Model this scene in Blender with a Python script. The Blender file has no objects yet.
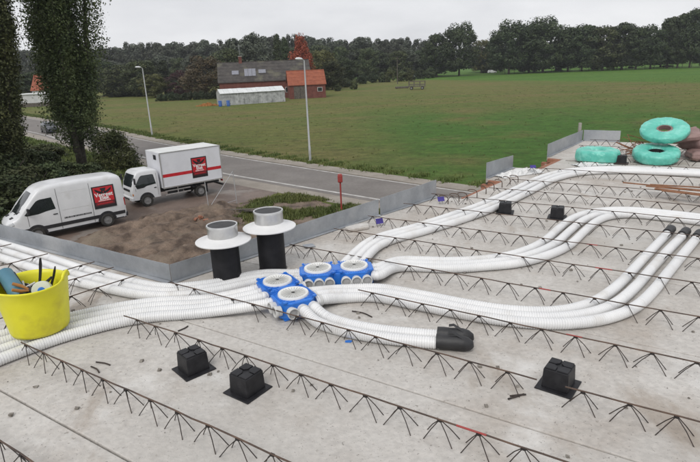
import bpy, bmesh, math, random
import numpy as np
from mathutils import Vector, Matrix

# ------------------------------------------------------------------ camera, world, sun, exposure
sc = bpy.context.scene
col = sc.collection
FPX = 540.0; PITCH = math.radians(17.2); ROLL = math.radians(2.4)
CZ = 7.6          # eye height over the ground
SL = 5.9          # top of the concrete floor
CAM = np.array([0.0, 0.0, CZ])
_f = np.array([0, math.cos(PITCH), -math.sin(PITCH)]); _r0 = np.array([1.0, 0, 0]); _u0 = np.cross(_r0, _f)
_r = _r0*math.cos(ROLL) - _u0*math.sin(ROLL); _u = _u0*math.cos(ROLL) + _r0*math.sin(ROLL)
cd = bpy.data.cameras.new('camera'); cd.sensor_width = 36.0; cd.lens = 36.0*FPX/700.0; cd.clip_end = 6000; cd.clip_start = 0.05
cam = bpy.data.objects.new('camera', cd); col.objects.link(cam)
cam.matrix_world = Matrix(((_r[0], _u[0], -_f[0], CAM[0]), (_r[1], _u[1], -_f[1], CAM[1]), (_r[2], _u[2], -_f[2], CAM[2]), (0, 0, 0, 1)))
sc.camera = cam

SUN_EL = math.radians(48); SUN_AZ = math.radians(200)
w = bpy.data.worlds.new('World'); sc.world = w; w.use_nodes = True
nt = w.node_tree; nt.nodes.clear()
out = nt.nodes.new('ShaderNodeOutputWorld'); bg = nt.nodes.new('ShaderNodeBackground')
sky = nt.nodes.new('ShaderNodeTexSky'); sky.sky_type = 'NISHITA'; sky.sun_disc = False
sky.sun_elevation = SUN_EL; sky.sun_rotation = SUN_AZ; sky.air_density = 1.0; sky.dust_density = 4.0
tc = nt.nodes.new('ShaderNodeTexCoord'); mp = nt.nodes.new('ShaderNodeMapping'); mp.inputs['Scale'].default_value = (1.0, 1.0, 3.2)
nz = nt.nodes.new('ShaderNodeTexNoise'); nz.inputs['Scale'].default_value = 3.4; nz.inputs['Detail'].default_value = 6; nz.inputs['Roughness'].default_value = 0.52
rp = nt.nodes.new('ShaderNodeValToRGB')
rp.color_ramp.elements[0].position = 0.30; rp.color_ramp.elements[0].color = (6.1, 6.2, 6.5, 1)
rp.color_ramp.elements[1].position = 0.70; rp.color_ramp.elements[1].color = (8.0, 8.07, 8.25, 1)
mx = nt.nodes.new('ShaderNodeMix'); mx.data_type = 'RGBA'; mx.inputs['Factor'].default_value = 0.96
L = nt.links.new
L(tc.outputs['Generated'], mp.inputs['Vector']); L(mp.outputs['Vector'], nz.inputs['Vector']); L(nz.outputs['Fac'], rp.inputs['Fac'])
L(sky.outputs['Color'], mx.inputs['A']); L(rp.outputs['Color'], mx.inputs['B']); L(mx.outputs['Result'], bg.inputs['Color'])
bg.inputs['Strength'].default_value = 0.1; L(bg.outputs['Background'], out.inputs['Surface'])

sd = bpy.data.lights.new('sun', 'SUN'); sd.energy = 1.5; sd.angle = math.radians(32); sd.color = (1.0, 0.97, 0.93)
sun = bpy.data.objects.new('sun', sd); col.objects.link(sun)
_sd = Vector((math.sin(SUN_AZ)*math.cos(SUN_EL), math.cos(SUN_AZ)*math.cos(SUN_EL), math.sin(SUN_EL)))
sun.rotation_euler = _sd.to_track_quat('Z', 'Y').to_euler(); sun.location = (0, 0, 60)
vs = sc.view_settings; vs.view_transform = 'Standard'; vs.look = 'None'; vs.gamma = 1.0; vs.use_curve_mapping = False; vs.exposure = 0.22
sc.render.engine = 'CYCLES'

# ------------------------------------------------------------------ helpers
R = random.Random(7)
def ray(x, y): return _f + _r*(x-350)/FPX - _u*(y-231)/FPX
def un(x, y, z=SL):
    d = ray(x, y); return CAM + d*((z-CZ)/d[2])
def at(x, y, Y):
    d = ray(x, y); return CAM + d*(Y/d[1])
A = math.radians(-33)
U = np.array([math.cos(A), math.sin(A)]); V = np.array([-math.sin(A), math.cos(A)])
def W(u, v, z=SL): p = U*u + V*v; return (p[0], p[1], z)
def uvof(x, y, z=SL): p = un(x, y, z)[:2]; return np.array([p@U, p@V])

class MB:
    def __init__(s): s.v = []; s.f = []
    def add(s, vs, fs):
        o = len(s.v); s.v += [tuple(map(float, p)) for p in vs]; s.f += [tuple(i+o for i in f) for f in fs]; return s
    def box(s, c, d, rz=0, m=None):
        x, y, z = d[0]/2, d[1]/2, d[2]/2
        vs = [Vector((a*x, b*y, e*z)) for e in (-1, 1) for a, b in ((-1, -1), (1, -1), (1, 1), (-1, 1))]
        M = Matrix.Translation(Vector(c)) @ (m if m is not None else Matrix.Rotation(rz, 4, 'Z'))
        return s.add([M @ p for p in vs], [(3, 2, 1, 0), (4, 5, 6, 7), (0, 1, 5, 4), (1, 2, 6, 5), (2, 3, 7, 6), (3, 0, 4, 7)])
    def prism(s, pts, z0, z1):
        n = len(pts)
        z0s = z0 if isinstance(z0, (list, tuple)) else [z0]*n; z1s = z1 if isinstance(z1, (list, tuple)) else [z1]*n
        vs = [(p[0], p[1], z0s[i]) for i, p in enumerate(pts)] + [(p[0], p[1], z1s[i]) for i, p in enumerate(pts)]
        a = sum(pts[i][0]*pts[(i+1) % n][1]-pts[(i+1) % n][0]*pts[i][1] for i in range(n))
        fs = [tuple(range(n))[::-1], tuple(range(n, 2*n))] + [(i, (i+1) % n, n+(i+1) % n, n+i) for i in range(n)]
        if a < 0: fs = [f[::-1] for f in fs]
        return s.add(vs, fs)
    def tube(s, path, r, n=8, cap=True, wave=None):
        P = [Vector(p) for p in path]; m = len(P); rs = r if isinstance(r, (list, tuple)) else [r]*m
        T = [(P[min(i+1, m-1)]-P[max(i-1, 0)]).normalized() for i in range(m)]
        N = T[0].orthogonal().normalized(); vs = []
        for i in range(m):
            N = (N - T[i]*N.dot(T[i])); N = N.normalized() if N.length > 1e-6 else T[i].orthogonal().normalized()
            B = T[i].cross(N)
            for k in range(n):
                a = 2*math.pi*k/n; vs.append(P[i] + (N*math.cos(a)+B*math.sin(a))*rs[i])
        fs = [(i*n+k, i*n+(k+1) % n, (i+1)*n+(k+1) % n, (i+1)*n+k) for i in range(m-1) for k in range(n)]
        if cap: fs += [tuple(range(n))[::-1], tuple(range((m-1)*n, m*n))]
        return s.add(vs, fs)
    def lathe(s, prof, n=24, c=(0, 0, 0), m=None, closed=False):
        vs = []; k = len(prof)
        for r_, z in prof:
            for j in range(n):
                a = 2*math.pi*j/n; p = Vector((r_*math.cos(a), r_*math.sin(a), z))
                vs.append((m @ p if m is not None else p) + Vector(c))
        fs = [(i*n+j, i*n+(j+1) % n, ((i+1) % k)*n+(j+1) % n, ((i+1) % k)*n+j) for i in range(k if closed else k-1) for j in range(n)]
        if not closed:
            if prof[0][0] > 1e-5: fs.append(tuple(range(n))[::-1])
            if prof[-1][0] > 1e-5: fs.append(tuple(range((k-1)*n, k*n)))
        return s.add(vs, fs)
    def poly(s, pts): return s.add(pts, [tuple(range(len(pts)))])
    def mesh(s, name, mat, smooth=False, bev=0):
        me = bpy.data.meshes.new(name); me.from_pydata(s.v, [], s.f); me.validate(); me.update()
        if mat: me.materials.append(mat)
        if smooth:
            me.polygons.foreach_set('use_smooth', [True]*len(me.polygons))
            if smooth != 'all':
                try: me.set_sharp_from_angle(angle=math.radians(40))
                except Exception: pass
        return me
    def build(s, name, mat, parent=None, smooth=False, bev=0, loc=None, rz=0):
        o = bpy.data.objects.new(name, s.mesh(name, mat, smooth)); col.objects.link(o)
        if parent is not None: o.parent = parent
        if loc is not None: o.location = loc
        if rz: o.rotation_euler = (0, 0, rz)
        if bev:
            b = o.modifiers.new('bevel', 'BEVEL'); b.width = bev; b.segments = 2; b.limit_method = 'ANGLE'; b.angle_limit = math.radians(50)
        return o
def empty(name, loc=(0, 0, 0), rz=0):
    o = bpy.data.objects.new(name, None); col.objects.link(o); o.location = loc; o.rotation_euler = (0, 0, rz); o.empty_display_size = 0.2; return o
def tag(o, label=None, cat=None, group=None, kind=None):
    if label: o['label'] = label
    if cat: o['category'] = cat
    if group: o['group'] = group
    if kind: o['kind'] = kind
    return o
def put(name, me, parent=None, loc=(0, 0, 0), rot=(0, 0, 0), scale=(1, 1, 1)):
    o = bpy.data.objects.new(name, me); col.objects.link(o)
    if parent is not None: o.parent = parent
    o.location = loc; o.rotation_euler = rot; o.scale = scale; return o
def spline(pts, step=0.02):
    P = [np.array(p, float) for p in pts]; P = [2*P[0]-P[1]] + P + [2*P[-1]-P[-2]]; o = []
    for i in range(1, len(P)-2):
        a, b, c, d = P[i-1:i+3]; n = max(2, int(np.linalg.norm(c-b)/step))
        for k in range(n):
            t = k/n; o.append(0.5*((2*b)+(c-a)*t+(2*a-5*b+4*c-d)*t*t+(3*b-a-3*c+d)*t**3))
    o.append(P[-2]); return o
def resample(pts, step):
    P = np.array(pts); d = np.concatenate([[0], np.cumsum(np.linalg.norm(np.diff(P, axis=0), axis=1))])
    n = max(2, int(d[-1]/step)); t = np.linspace(0, d[-1], n+1)
    return np.stack([np.interp(t, d, P[:, k]) for k in range(3)], 1)

# ------------------------------------------------------------------ materials
def mat(name, c1, c2=None, scale=6.0, rough=0.7, metal=0.0, bump=0.0, bscale=None, detail=6, c3=None, s3=1.5, lo=0.35, hi=0.65, coord='Object', spec=None, trans=0.0, m3=(0.52, 0.66), fine=0.0):
    m = bpy.data.materials.new(name); m.use_nodes = True; t = m.node_tree; b = t.nodes['Principled BSDF']; l = t.links.new
    b.inputs['Roughness'].default_value = rough; b.inputs['Metallic'].default_value = metal
    b.inputs['Base Color'].default_value = (*c1, 1)
    if spec is not None: b.inputs['Specular IOR Level'].default_value = spec
    co = t.nodes.new('ShaderNodeTexCoord')
    if coord == 'World':
        g = t.nodes.new('ShaderNodeNewGeometry'); src = g.outputs['Position']
    else: src = co.outputs[coord]
    cur = None
    if c2 is not None:
        n = t.nodes.new('ShaderNodeTexNoise'); n.inputs['Scale'].default_value = scale; n.inputs['Detail'].default_value = detail; n.inputs['Roughness'].default_value = 0.62; l(src, n.inputs['Vector'])
        r = t.nodes.new('ShaderNodeValToRGB'); r.color_ramp.elements[0].position = lo; r.color_ramp.elements[1].position = hi
        r.color_ramp.elements[0].color = (*c1, 1); r.color_ramp.elements[1].color = (*c2, 1); l(n.outputs['Fac'], r.inputs['Fac']); cur = r.outputs['Color']
        if c3 is not None:
            n3 = t.nodes.new('ShaderNodeTexNoise'); n3.inputs['Scale'].default_value = s3; n3.inputs['Detail'].default_value = 5; n3.inputs['Roughness'].default_value = 0.6; l(src, n3.inputs['Vector'])
            r3 = t.nodes.new('ShaderNodeValToRGB'); r3.color_ramp.elements[0].position = m3[0]; r3.color_ramp.elements[1].position = m3[1]; l(n3.outputs['Fac'], r3.inputs['Fac'])
            x = t.nodes.new('ShaderNodeMix'); x.data_type = 'RGBA'; l(r3.outputs['Color'], x.inputs['Factor']); l(cur, x.inputs['A']); x.inputs['B'].default_value = (*c3, 1); cur = x.outputs['Result']
        if fine:
            nf = t.nodes.new('ShaderNodeTexNoise'); nf.inputs['Scale'].default_value = scale*14; nf.inputs['Detail'].default_value = 3; l(src, nf.inputs['Vector'])
            mr = t.nodes.new('ShaderNodeMapRange'); mr.inputs['From Min'].default_value = .3; mr.inputs['From Max'].default_value = .7; mr.inputs['To Min'].default_value = 1-fine; mr.inputs['To Max'].default_value = 1+fine; l(nf.outputs['Fac'], mr.inputs['Value'])
            x = t.nodes.new('ShaderNodeVectorMath'); x.operation = 'SCALE'; l(cur, x.inputs[0]); l(mr.outputs['Result'], x.inputs['Scale']); cur = x.outputs['Vector']
        l(cur, b.inputs['Base Color'])
    if bump:
        n = t.nodes.new('ShaderNodeTexNoise'); n.inputs['Scale'].default_value = bscale or scale*3; n.inputs['Detail'].default_value = 6; l(src, n.inputs['Vector'])
        bp = t.nodes.new('ShaderNodeBump'); bp.inputs['Strength'].default_value = bump; bp.inputs['Distance'].default_value = 0.02; l(n.outputs['Fac'], bp.inputs['Height']); l(bp.outputs['Normal'], b.inputs['Normal'])
    return m
def leafmat(name, c1, c2, c3=None, scale=0.5):
    m = bpy.data.materials.new(name); m.use_nodes = True; t = m.node_tree; b = t.nodes['Principled BSDF']; l = t.links.new
    b.inputs['Roughness'].default_value = 0.62; b.inputs['Specular IOR Level'].default_value = 0.25
    co = t.nodes.new('ShaderNodeTexCoord'); oi = t.nodes.new('ShaderNodeObjectInfo')
    n = t.nodes.new('ShaderNodeTexNoise'); n.inputs['Scale'].default_value = scale; n.inputs['Detail'].default_value = 5; l(co.outputs['Object'], n.inputs['Vector'])
    wn = t.nodes.new('ShaderNodeTexWhiteNoise'); wn.noise_dimensions = '3D'
    sn = t.nodes.new('ShaderNodeVectorMath'); sn.operation = 'SNAP'; sn.inputs[1].default_value = (0.3, 0.3, 0.3); l(co.outputs['Object'], sn.inputs[0]); l(sn.outputs['Vector'], wn.inputs['Vector'])
    ad = t.nodes.new('ShaderNodeMath'); ad.operation = 'MULTIPLY_ADD'; l(wn.outputs['Value'], ad.inputs[0]); ad.inputs[1].default_value = 0.18; l(n.outputs['Fac'], ad.inputs[2])
    r = t.nodes.new('ShaderNodeValToRGB'); r.color_ramp.elements[0].position = 0.42; r.color_ramp.elements[1].position = 0.80
    r.color_ramp.elements[0].color = (*c1, 1); r.color_ramp.elements[1].color = (*c2, 1); l(ad.outputs['Value'], r.inputs['Fac'])
    h = t.nodes.new('ShaderNodeHueSaturation'); l(r.outputs['Color'], h.inputs['Color'])
    mr = t.nodes.new('ShaderNodeMapRange'); mr.inputs['To Min'].default_value = 0.7; mr.inputs['To Max'].default_value = 1.3; l(oi.outputs['Random'], mr.inputs['Value']); l(mr.outputs['Result'], h.inputs['Value'])
    m2 = t.nodes.new('ShaderNodeMapRange'); m2.inputs['To Min'].default_value = 0.475; m2.inputs['To Max'].default_value = 0.52; l(oi.outputs['Random'], m2.inputs['Value']); l(m2.outputs['Result'], h.inputs['Hue'])
    l(h.outputs['Color'], b.inputs['Base Color'])
    return m
M = {}
M['concrete'] = mat('concrete', (0.420, 0.396, 0.368), (0.520, 0.500, 0.472), 2.2, 0.85, bump=0.35, bscale=38, c3=(0.365, 0.325, 0.285), s3=1.3, coord='World', m3=(.5, .72), fine=.10)
def concrete_mat():
    m = M['concrete']; t = m.node_tree; b = t.nodes['Principled BSDF']; l = t.links.new
    src = b.inputs['Base Color'].links[0].from_socket; g = t.nodes.new('ShaderNodeNewGeometry')
    def layer(src, scale, lo, hi, c, det=4, stretch=None, amt=1.0, rough=.6):
        n = t.nodes.new('ShaderNodeTexNoise'); n.inputs['Scale'].default_value = scale; n.inputs['Detail'].default_value = det; n.inputs['Roughness'].default_value = rough
        if stretch:
            q = t.nodes.new('ShaderNodeMapping'); q.inputs['Scale'].default_value = stretch; q.inputs['Rotation'].default_value = (0, 0, math.radians(33)); l(g.outputs['Position'], q.inputs['Vector']); l(q.outputs['Vector'], n.inputs['Vector'])
        else: l(g.outputs['Position'], n.inputs['Vector'])
        r = t.nodes.new('ShaderNodeMapRange'); r.inputs['From Min'].default_value = lo; r.inputs['From Max'].default_value = hi; r.inputs['To Max'].default_value = amt; l(n.outputs['Fac'], r.inputs['Value'])
        x = t.nodes.new('ShaderNodeMix'); x.data_type = 'RGBA'; l(r.outputs['Result'], x.inputs['Factor']); l(src, x.inputs['A']); x.inputs['B'].default_value = (*c, 1); return x.outputs['Result']
    src = layer(src, 1.7, .58, .70, (0.62, 0.61, 0.59), 6, amt=.85)            # pale laitance
    src = layer(src, 3.0, .60, .70, (0.27, 0.215, 0.165), 7, (1, .35, 1), .55)   # brown smears along the panels
    src = layer(src, 75, .66, .70, (0.17, 0.155, 0.14), 2, amt=.75)            # pits
    src = layer(src, 22, .68, .73, (0.20, 0.175, 0.15), 3, amt=.6)
    src = layer(src, 0.55, .50, .75, (0.38, 0.362, 0.335), 3, amt=.6)
    l(src, b.inputs['Base Color'])
concrete_mat()
M['joint'] = mat('joint_filler', (0.05, 0.047, 0.044), (0.09, 0.085, 0.08), 9, 0.9, coord='World')
M['galv'] = mat('galvanised_steel', (0.30, 0.32, 0.345), (0.42, 0.44, 0.465), 3, 0.42, 0.45, bump=0.04, bscale=10, c3=(0.48, 0.49, 0.50), s3=1.1, fine=.05)
M['rust'] = mat('rusty_bar', (0.045, 0.036, 0.032), (0.13, 0.082, 0.058), 7, 0.8, 0.1)
M['strut'] = mat('dark_wire', (0.022, 0.020, 0.020), (0.065, 0.048, 0.040), 14, 0.7, 0.3)
M['rustb'] = mat('rust_bright', (0.13, 0.055, 0.025), (0.26, 0.12, 0.06), 9, 0.85, 0.0, bump=.2)
M['redpaint'] = mat('red_paint', (0.36, 0.03, 0.028), (0.24, 0.05, 0.042), 20, 0.6)
M['pipe'] = mat('white_pipe_plastic', (0.66, 0.665, 0.67), (0.72, 0.72, 0.72), 3, 0.42, c3=(0.55, 0.53, 0.50), s3=3.5, m3=(.54, .80))
M['rubber'] = mat('black_rubber', (0.012, 0.012, 0.013), (0.028, 0.028, 0.03), 14, 0.55, bump=0.15, bscale=30)
M['blackp'] = mat('black_plastic', (0.010, 0.010, 0.012), (0.022, 0.022, 0.025), 16, 0.5, spec=.3, bump=0.05, bscale=60)
M['duct'] = mat('black_duct', (0.008, 0.008, 0.010), (0.017, 0.017, 0.020), 10, 0.6, spec=.3, bump=.08, bscale=30)
M['blue'] = mat('blue_plastic', (0.015, 0.13, 0.52), (0.03, 0.19, 0.64), 7, 0.35)
M['greyp'] = mat('grey_plastic', (0.50, 0.50, 0.49), (0.60, 0.60, 0.59), 8, 0.45)
M['lid'] = mat('clear_grey_lid', (0.66, 0.66, 0.64), (0.74, 0.74, 0.72), 22, 0.28)
M['lidrib'] = mat('lid_rib', (0.42, 0.42, 0.405), (0.52, 0.52, 0.50), 20, 0.35)
M['portdark'] = mat('port_inside', (0.30, 0.30, 0.30), (0.36, 0.36, 0.36), 10, 0.5)
M['alu'] = mat('bare_aluminium', (0.52, 0.52, 0.52), (0.64, 0.64, 0.64), 9, 0.32, 0.75)
M['flange'] = mat('flange_white', (0.66, 0.66, 0.66), (0.74, 0.74, 0.74), 6, 0.5, 0.1)
M['yellow'] = mat('yellow_rubber', (0.66, 0.62, 0.015), (0.72, 0.68, 0.03), 5, 0.42, c3=(0.56, 0.50, 0.03), s3=4)
M['teal'] = mat('teal_film', (0.085, 0.42, 0.34), (0.13, 0.52, 0.42), 5, 0.33, bump=0.9, bscale=9, c3=(0.20, 0.58, 0.49), s3=7)
M['pink'] = mat('brown_pink_sack', (0.20, 0.125, 0.115), (0.29, 0.19, 0.175), 4, 0.6, bump=0.6, bscale=9)
M['brick'] = mat('brick_red', (0.23, 0.095, 0.06), (0.36, 0.17, 0.105), 8, 0.9, bump=0.3, bscale=60)
M['mortar'] = mat('mortar', (0.30, 0.28, 0.25), (0.38, 0.36, 0.33), 9, 0.95, bump=0.3)
M['film'] = mat('crumpled_film', (0.56, 0.57, 0.57), (0.70, 0.70, 0.69), 7, 0.45)
M['tagblue'] = mat('tag_violet', (0.03, 0.02, 0.17), (0.05, 0.035, 0.24), 8, 0.4)
M['white'] = mat('white_paint', (0.60, 0.61, 0.625), (0.66, 0.665, 0.68), 2, 0.28, c3=(0.50, 0.495, 0.48), s3=1.3, m3=(.55, .85))
M['boxwhite'] = mat('white_box_panel', (0.64, 0.65, 0.69), (0.70, 0.71, 0.75), 1.2, 0.38, c3=(0.58, 0.585, 0.60), s3=.9, m3=(.5, .8))
M['roofgrey'] = mat('truck_roof', (0.60, 0.61, 0.60), (0.70, 0.71, 0.70), 1.5, 0.5)
M['carblack'] = mat('black_trim', (0.015, 0.015, 0.018), (0.028, 0.028, 0.032), 8, 0.5)
M['glass'] = mat('dark_glass', (0.012, 0.016, 0.018), (0.022, 0.027, 0.03), 1.6, 0.08, spec=0.6)
M['tyre'] = mat('tyre', (0.016, 0.016, 0.016), (0.04, 0.036, 0.03), 8, 0.85)
M['rim'] = mat('wheel_rim', (0.20, 0.20, 0.205), (0.30, 0.30, 0.30), 8, 0.45, 0.5)
M['logored'] = mat('logo_red', (0.48, 0.012, 0.022), (0.52, 0.018, 0.028), 4, 0.4)
M['logodark'] = mat('logo_dark_red', (0.10, 0.012, 0.016), (0.13, 0.014, 0.02), 4, 0.4)
M['logoblack'] = mat('logo_black', (0.010, 0.010, 0.012), (0.016, 0.014, 0.016), 4, 0.4)
M['logowhite'] = mat('logo_white', (0.78, 0.78, 0.78), (0.82, 0.82, 0.82), 4, 0.4)
M['amber'] = mat('amber_lens', (0.5, 0.16, 0.02), (0.55, 0.2, 0.03), 4, 0.3)
M['redlens'] = mat('red_lens', (0.30, 0.01, 0.012), (0.36, 0.02, 0.02), 4, 0.25)
M['headlens'] = mat('head_lens', (0.50, 0.52, 0.54), (0.62, 0.64, 0.66), 8, 0.15)
M['asphalt'] = mat('asphalt', (0.142, 0.128, 0.118), (0.185, 0.170, 0.158), 0.35, 0.88, bump=.3, bscale=20, c3=(0.14, 0.128, 0.12), s3=.12, coord='World', fine=.1)
M['path'] = mat('concrete_path', (0.22, 0.195, 0.165), (0.30, 0.27, 0.235), 0.6, 0.9, coord='World', fine=.08)
M['line'] = mat('road_paint', (0.30, 0.29, 0.275), (0.52, 0.51, 0.49), 1.6, 0.7, coord='World')
M['dirt'] = mat('mud', (0.052, 0.035, 0.025), (0.190, 0.138, 0.102), 1.6, 0.85, bump=1.0, bscale=9, c3=(0.17, 0.135, 0.10), s3=.35, coord='World', fine=.22)
M['yard'] = mat('wet_yard', (0.100, 0.071, 0.056), (0.165, 0.123, 0.100), 0.5, 0.6, bump=.5, bscale=4, c3=(0.19, 0.165, 0.145), s3=.33, coord='World', fine=.12, m3=(.55, .62))
M['steel'] = mat('lamp_steel', (0.42, 0.43, 0.44), (0.50, 0.51, 0.52), 3, 0.45, 0.4)
M['lampglass'] = mat('lamp_lens', (0.72, 0.74, 0.76), (0.8, 0.8, 0.82), 3, 0.25)
M['bark'] = mat('bark', (0.055, 0.046, 0.037), (0.12, 0.105, 0.088), 5, 0.95, bump=.5)
M['tile_dark'] = mat('dark_roof_tile', (0.034, 0.030, 0.029), (0.072, 0.064, 0.058), 1.0, 0.8, c3=(0.105, 0.10, 0.072), s3=.35, fine=.3)
M['tile_red'] = mat('red_roof_tile', (0.20, 0.052, 0.026), (0.29, 0.088, 0.044), 1.2, 0.8, fine=.25)
M['farbrick'] = mat('far_brick', (0.105, 0.034, 0.027), (0.165, 0.058, 0.044), 1.4, 0.9, fine=.2)
M['shedwall'] = mat('shed_sheet', (0.26, 0.27, 0.27), (0.46, 0.47, 0.47), 0.9, 0.6, c3=(0.19, 0.195, 0.19), s3=1.6)
M['shedroof'] = mat('shed_roof', (0.54, 0.56, 0.56), (0.66, 0.68, 0.68), 0.8, 0.5)
M['plaster'] = mat('white_plaster', (0.44, 0.45, 0.45), (0.52, 0.52, 0.52), 1, 0.8)
M['panel'] = mat('skylight', (0.17, 0.175, 0.205), (0.23, 0.235, 0.27), 2, 0.5)
M['wood'] = mat('weathered_wood', (0.06, 0.052, 0.045), (0.13, 0.115, 0.095), 4, 0.9)
M['bluebarrel'] = mat('blue_barrel', (0.03, 0.10, 0.34), (0.05, 0.13, 0.4), 3, 0.4)
M['orange'] = mat('orange_heap', (0.30, 0.12, 0.03), (0.40, 0.19, 0.06), 3, 0.8)
M['carpaint'] = mat('dark_car_paint', (0.020, 0.024, 0.034), (0.03, 0.034, 0.045), 2, 0.2, spec=.7)
M['tool'] = mat('tool_blue', (0.055, 0.16, 0.22), (0.08, 0.20, 0.27), 12, 0.5)
M['tape'] = mat('tape_white', (0.55, 0.58, 0.50), (0.62, 0.64, 0.56), 9, 0.5)
# foliage
M['lf_poplar'] = leafmat('poplar_leaf', (0.044, 0.062, 0.024), (0.112, 0.132, 0.050), scale=.6)
M['lf_dark'] = leafmat('dark_leaf', (0.022, 0.034, 0.017), (0.060, 0.080, 0.033))
M['lf_mid'] = leafmat('mid_leaf', (0.034, 0.050, 0.022), (0.085, 0.098, 0.040))
M['lf_grey'] = leafmat('grey_leaf', (0.050, 0.062, 0.046), (0.100, 0.112, 0.078))
M['lf_olive'] = leafmat('olive_leaf', (0.062, 0.066, 0.026), (0.13, 0.125, 0.045))
M['lf_brown'] = leafmat('brown_leaf', (0.052, 0.040, 0.026), (0.105, 0.076, 0.040))
M['lf_red'] = leafmat('red_leaf', (0.22, 0.050, 0.026), (0.33, 0.085, 0.044))
M['lf_purple'] = leafmat('purple_leaf', (0.045, 0.020, 0.022), (0.085, 0.036, 0.034))
M['lf_shrub'] = leafmat('shrub_leaf', (0.040, 0.058, 0.022), (0.105, 0.120, 0.045), scale=1.2)
M['lf_grass'] = leafmat('grass_blade', (0.070, 0.100, 0.024), (0.125, 0.140, 0.042), scale=.3)
# ------------------------------------------------------------------ the setting: field, road, path, yard
def field_mat():
    m = bpy.data.materials.new('field_grass'); m.use_nodes = True; t = m.node_tree; b = t.nodes['Principled BSDF']; l = t.links.new
    b.inputs['Roughness'].default_value = 0.9; b.inputs['Specular IOR Level'].default_value = 0.15
    g = t.nodes.new('ShaderNodeNewGeometry'); pos = g.outputs['Position']
    def noise(s, d=6, ro=.6, sc_=None):
        n = t.nodes.new('ShaderNodeTexNoise'); n.inputs['Scale'].default_value = s; n.inputs['Detail'].default_value = d; n.inputs['Roughness'].default_value = ro
        if sc_:
            mpn = t.nodes.new('ShaderNodeMapping'); mpn.inputs['Scale'].default_value = sc_; mpn.inputs['Rotation'].default_value = (0, 0, .35); l(pos, mpn.inputs['Vector']); l(mpn.outputs['Vector'], n.inputs['Vector'])
        else: l(pos, n.inputs['Vector'])
        return n.outputs['Fac']
    def ramp(f, a, c):
        r = t.nodes.new('ShaderNodeValToRGB'); r.color_ramp.elements[0].position = a; r.color_ramp.elements[1].position = c; l(f, r.inputs['Fac']); return r.outputs['Color']
    def mix(f, a, c):
        x = t.nodes.new('ShaderNodeMix'); x.data_type = 'RGBA'
        l(f, x.inputs['Factor'])
        for k, v in (('A', a), ('B', c)):
            if isinstance(v, tuple): x.inputs[k].default_value = (*v, 1)
            else: l(v, x.inputs[k])
        return x.outputs['Result']
    base = mix(ramp(noise(.045, 7), .36, .64), (0.140, 0.142, 0.044), (0.098, 0.136, 0.032))
    base = mix(ramp(noise(.05, 5, .6, (1, 3.2, 1)), .46, .64), base, (0.158, 0.138, 0.054))
    # greener sward: the far strip by the trees and the damp patch nearer the houses
    sx = t.nodes.new('ShaderNodeSeparateXYZ'); l(pos, sx.inputs[0])
    def lin(a, c_):
        q = t.nodes.new('ShaderNodeMath'); q.operation = 'MULTIPLY'; l(sx.outputs['X'], q.inputs[0]); q.inputs[1].default_value = a
        q2 = t.nodes.new('ShaderNodeMath'); q2.operation = 'MULTIPLY_ADD'; l(sx.outputs['Y'], q2.inputs[0]); q2.inputs[1].default_value = c_; l(q.outputs[0], q2.inputs[2]); return q2.outputs[0]
    def sstep(f, a, c):
        r = t.nodes.new('ShaderNodeMapRange'); r.interpolation_type = 'SMOOTHSTEP'; r.inputs['From Min'].default_value = a; r.inputs['From Max'].default_value = c; l(f, r.inputs['Value']); return r.outputs['Result']
    def mul(a, c):
        q = t.nodes.new('ShaderNodeMath'); q.operation = 'MULTIPLY'; l(a, q.inputs[0]); l(c, q.inputs[1]); return q.outputs[0]
    far = sstep(lin(.89, .456), 128, 142)
    base = mix(far, base, mix(ramp(noise(.06, 6), .35, .65), (0.064, 0.142, 0.024), (0.090, 0.168, 0.030)))
    near = mul(sstep(lin(1, -.02), -4, 9), sstep(lin(-.25, -1), -112, -70))
    base = mix(mul(near, ramp(noise(.09, 6), .30, .50)), base, (0.062, 0.134, 0.024))
    # fine sward texture, clods and dry blades
    f = t.nodes.new('ShaderNodeMapRange'); f.inputs['From Min'].default_value = .28; f.inputs['From Max'].default_value = .72; f.inputs['To Min'].default_value = .5; f.inputs['To Max'].default_value = 1.5; l(noise(.55, 10, .78, (1, 1.8, 1)), f.inputs['Value'])
    v = t.nodes.new('ShaderNodeVectorMath'); v.operation = 'SCALE'; l(base, v.inputs[0]); l(f.outputs['Result'], v.inputs['Scale'])
    f2 = t.nodes.new('ShaderNodeMapRange'); f2.inputs['From Min'].default_value = .3; f2.inputs['From Max'].default_value = .7; f2.inputs['To Min'].default_value = .62; f2.inputs['To Max'].default_value = 1.36; l(noise(2.6, 8, .8), f2.inputs['Value'])
    v2 = t.nodes.new('ShaderNodeVectorMath'); v2.operation = 'SCALE'; l(v.outputs['Vector'], v2.inputs[0]); l(f2.outputs['Result'], v2.inputs['Scale'])
    base = mix(ramp(noise(.42, 8, .72), .56, .70), v2.outputs['Vector'], (0.050, 0.062, 0.019))
    base = mix(ramp(noise(.2, 6, .7, (1, 2.5, 1)), .60, .70), base, (0.165, 0.150, 0.062))
    l(base, b.inputs['Base Color'])
    bp = t.nodes.new('ShaderNodeBump'); bp.inputs['Strength'].default_value = 1.0; bp.inputs['Distance'].default_value = .3; l(noise(2.2, 8, .7), bp.inputs['Height']); l(bp.outputs['Normal'], b.inputs['Normal'])
    return m
M['field'] = field_mat()
fb = MB(); n = 24
ring = [(0, 0)]
vsx = []; fs = []
radii = [0, 20, 60, 120, 250, 600, 1500, 4000]
for r_ in radii[1:]:
    for k in range(48):
        a = 2*math.pi*k/48; vsx.append((r_*math.cos(a), r_*math.sin(a)+40, 0))
vsx.append((0, 40, 0)); c0 = len(vsx)-1
for k in range(48): fs.append((c0, k, (k+1) % 48))
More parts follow.
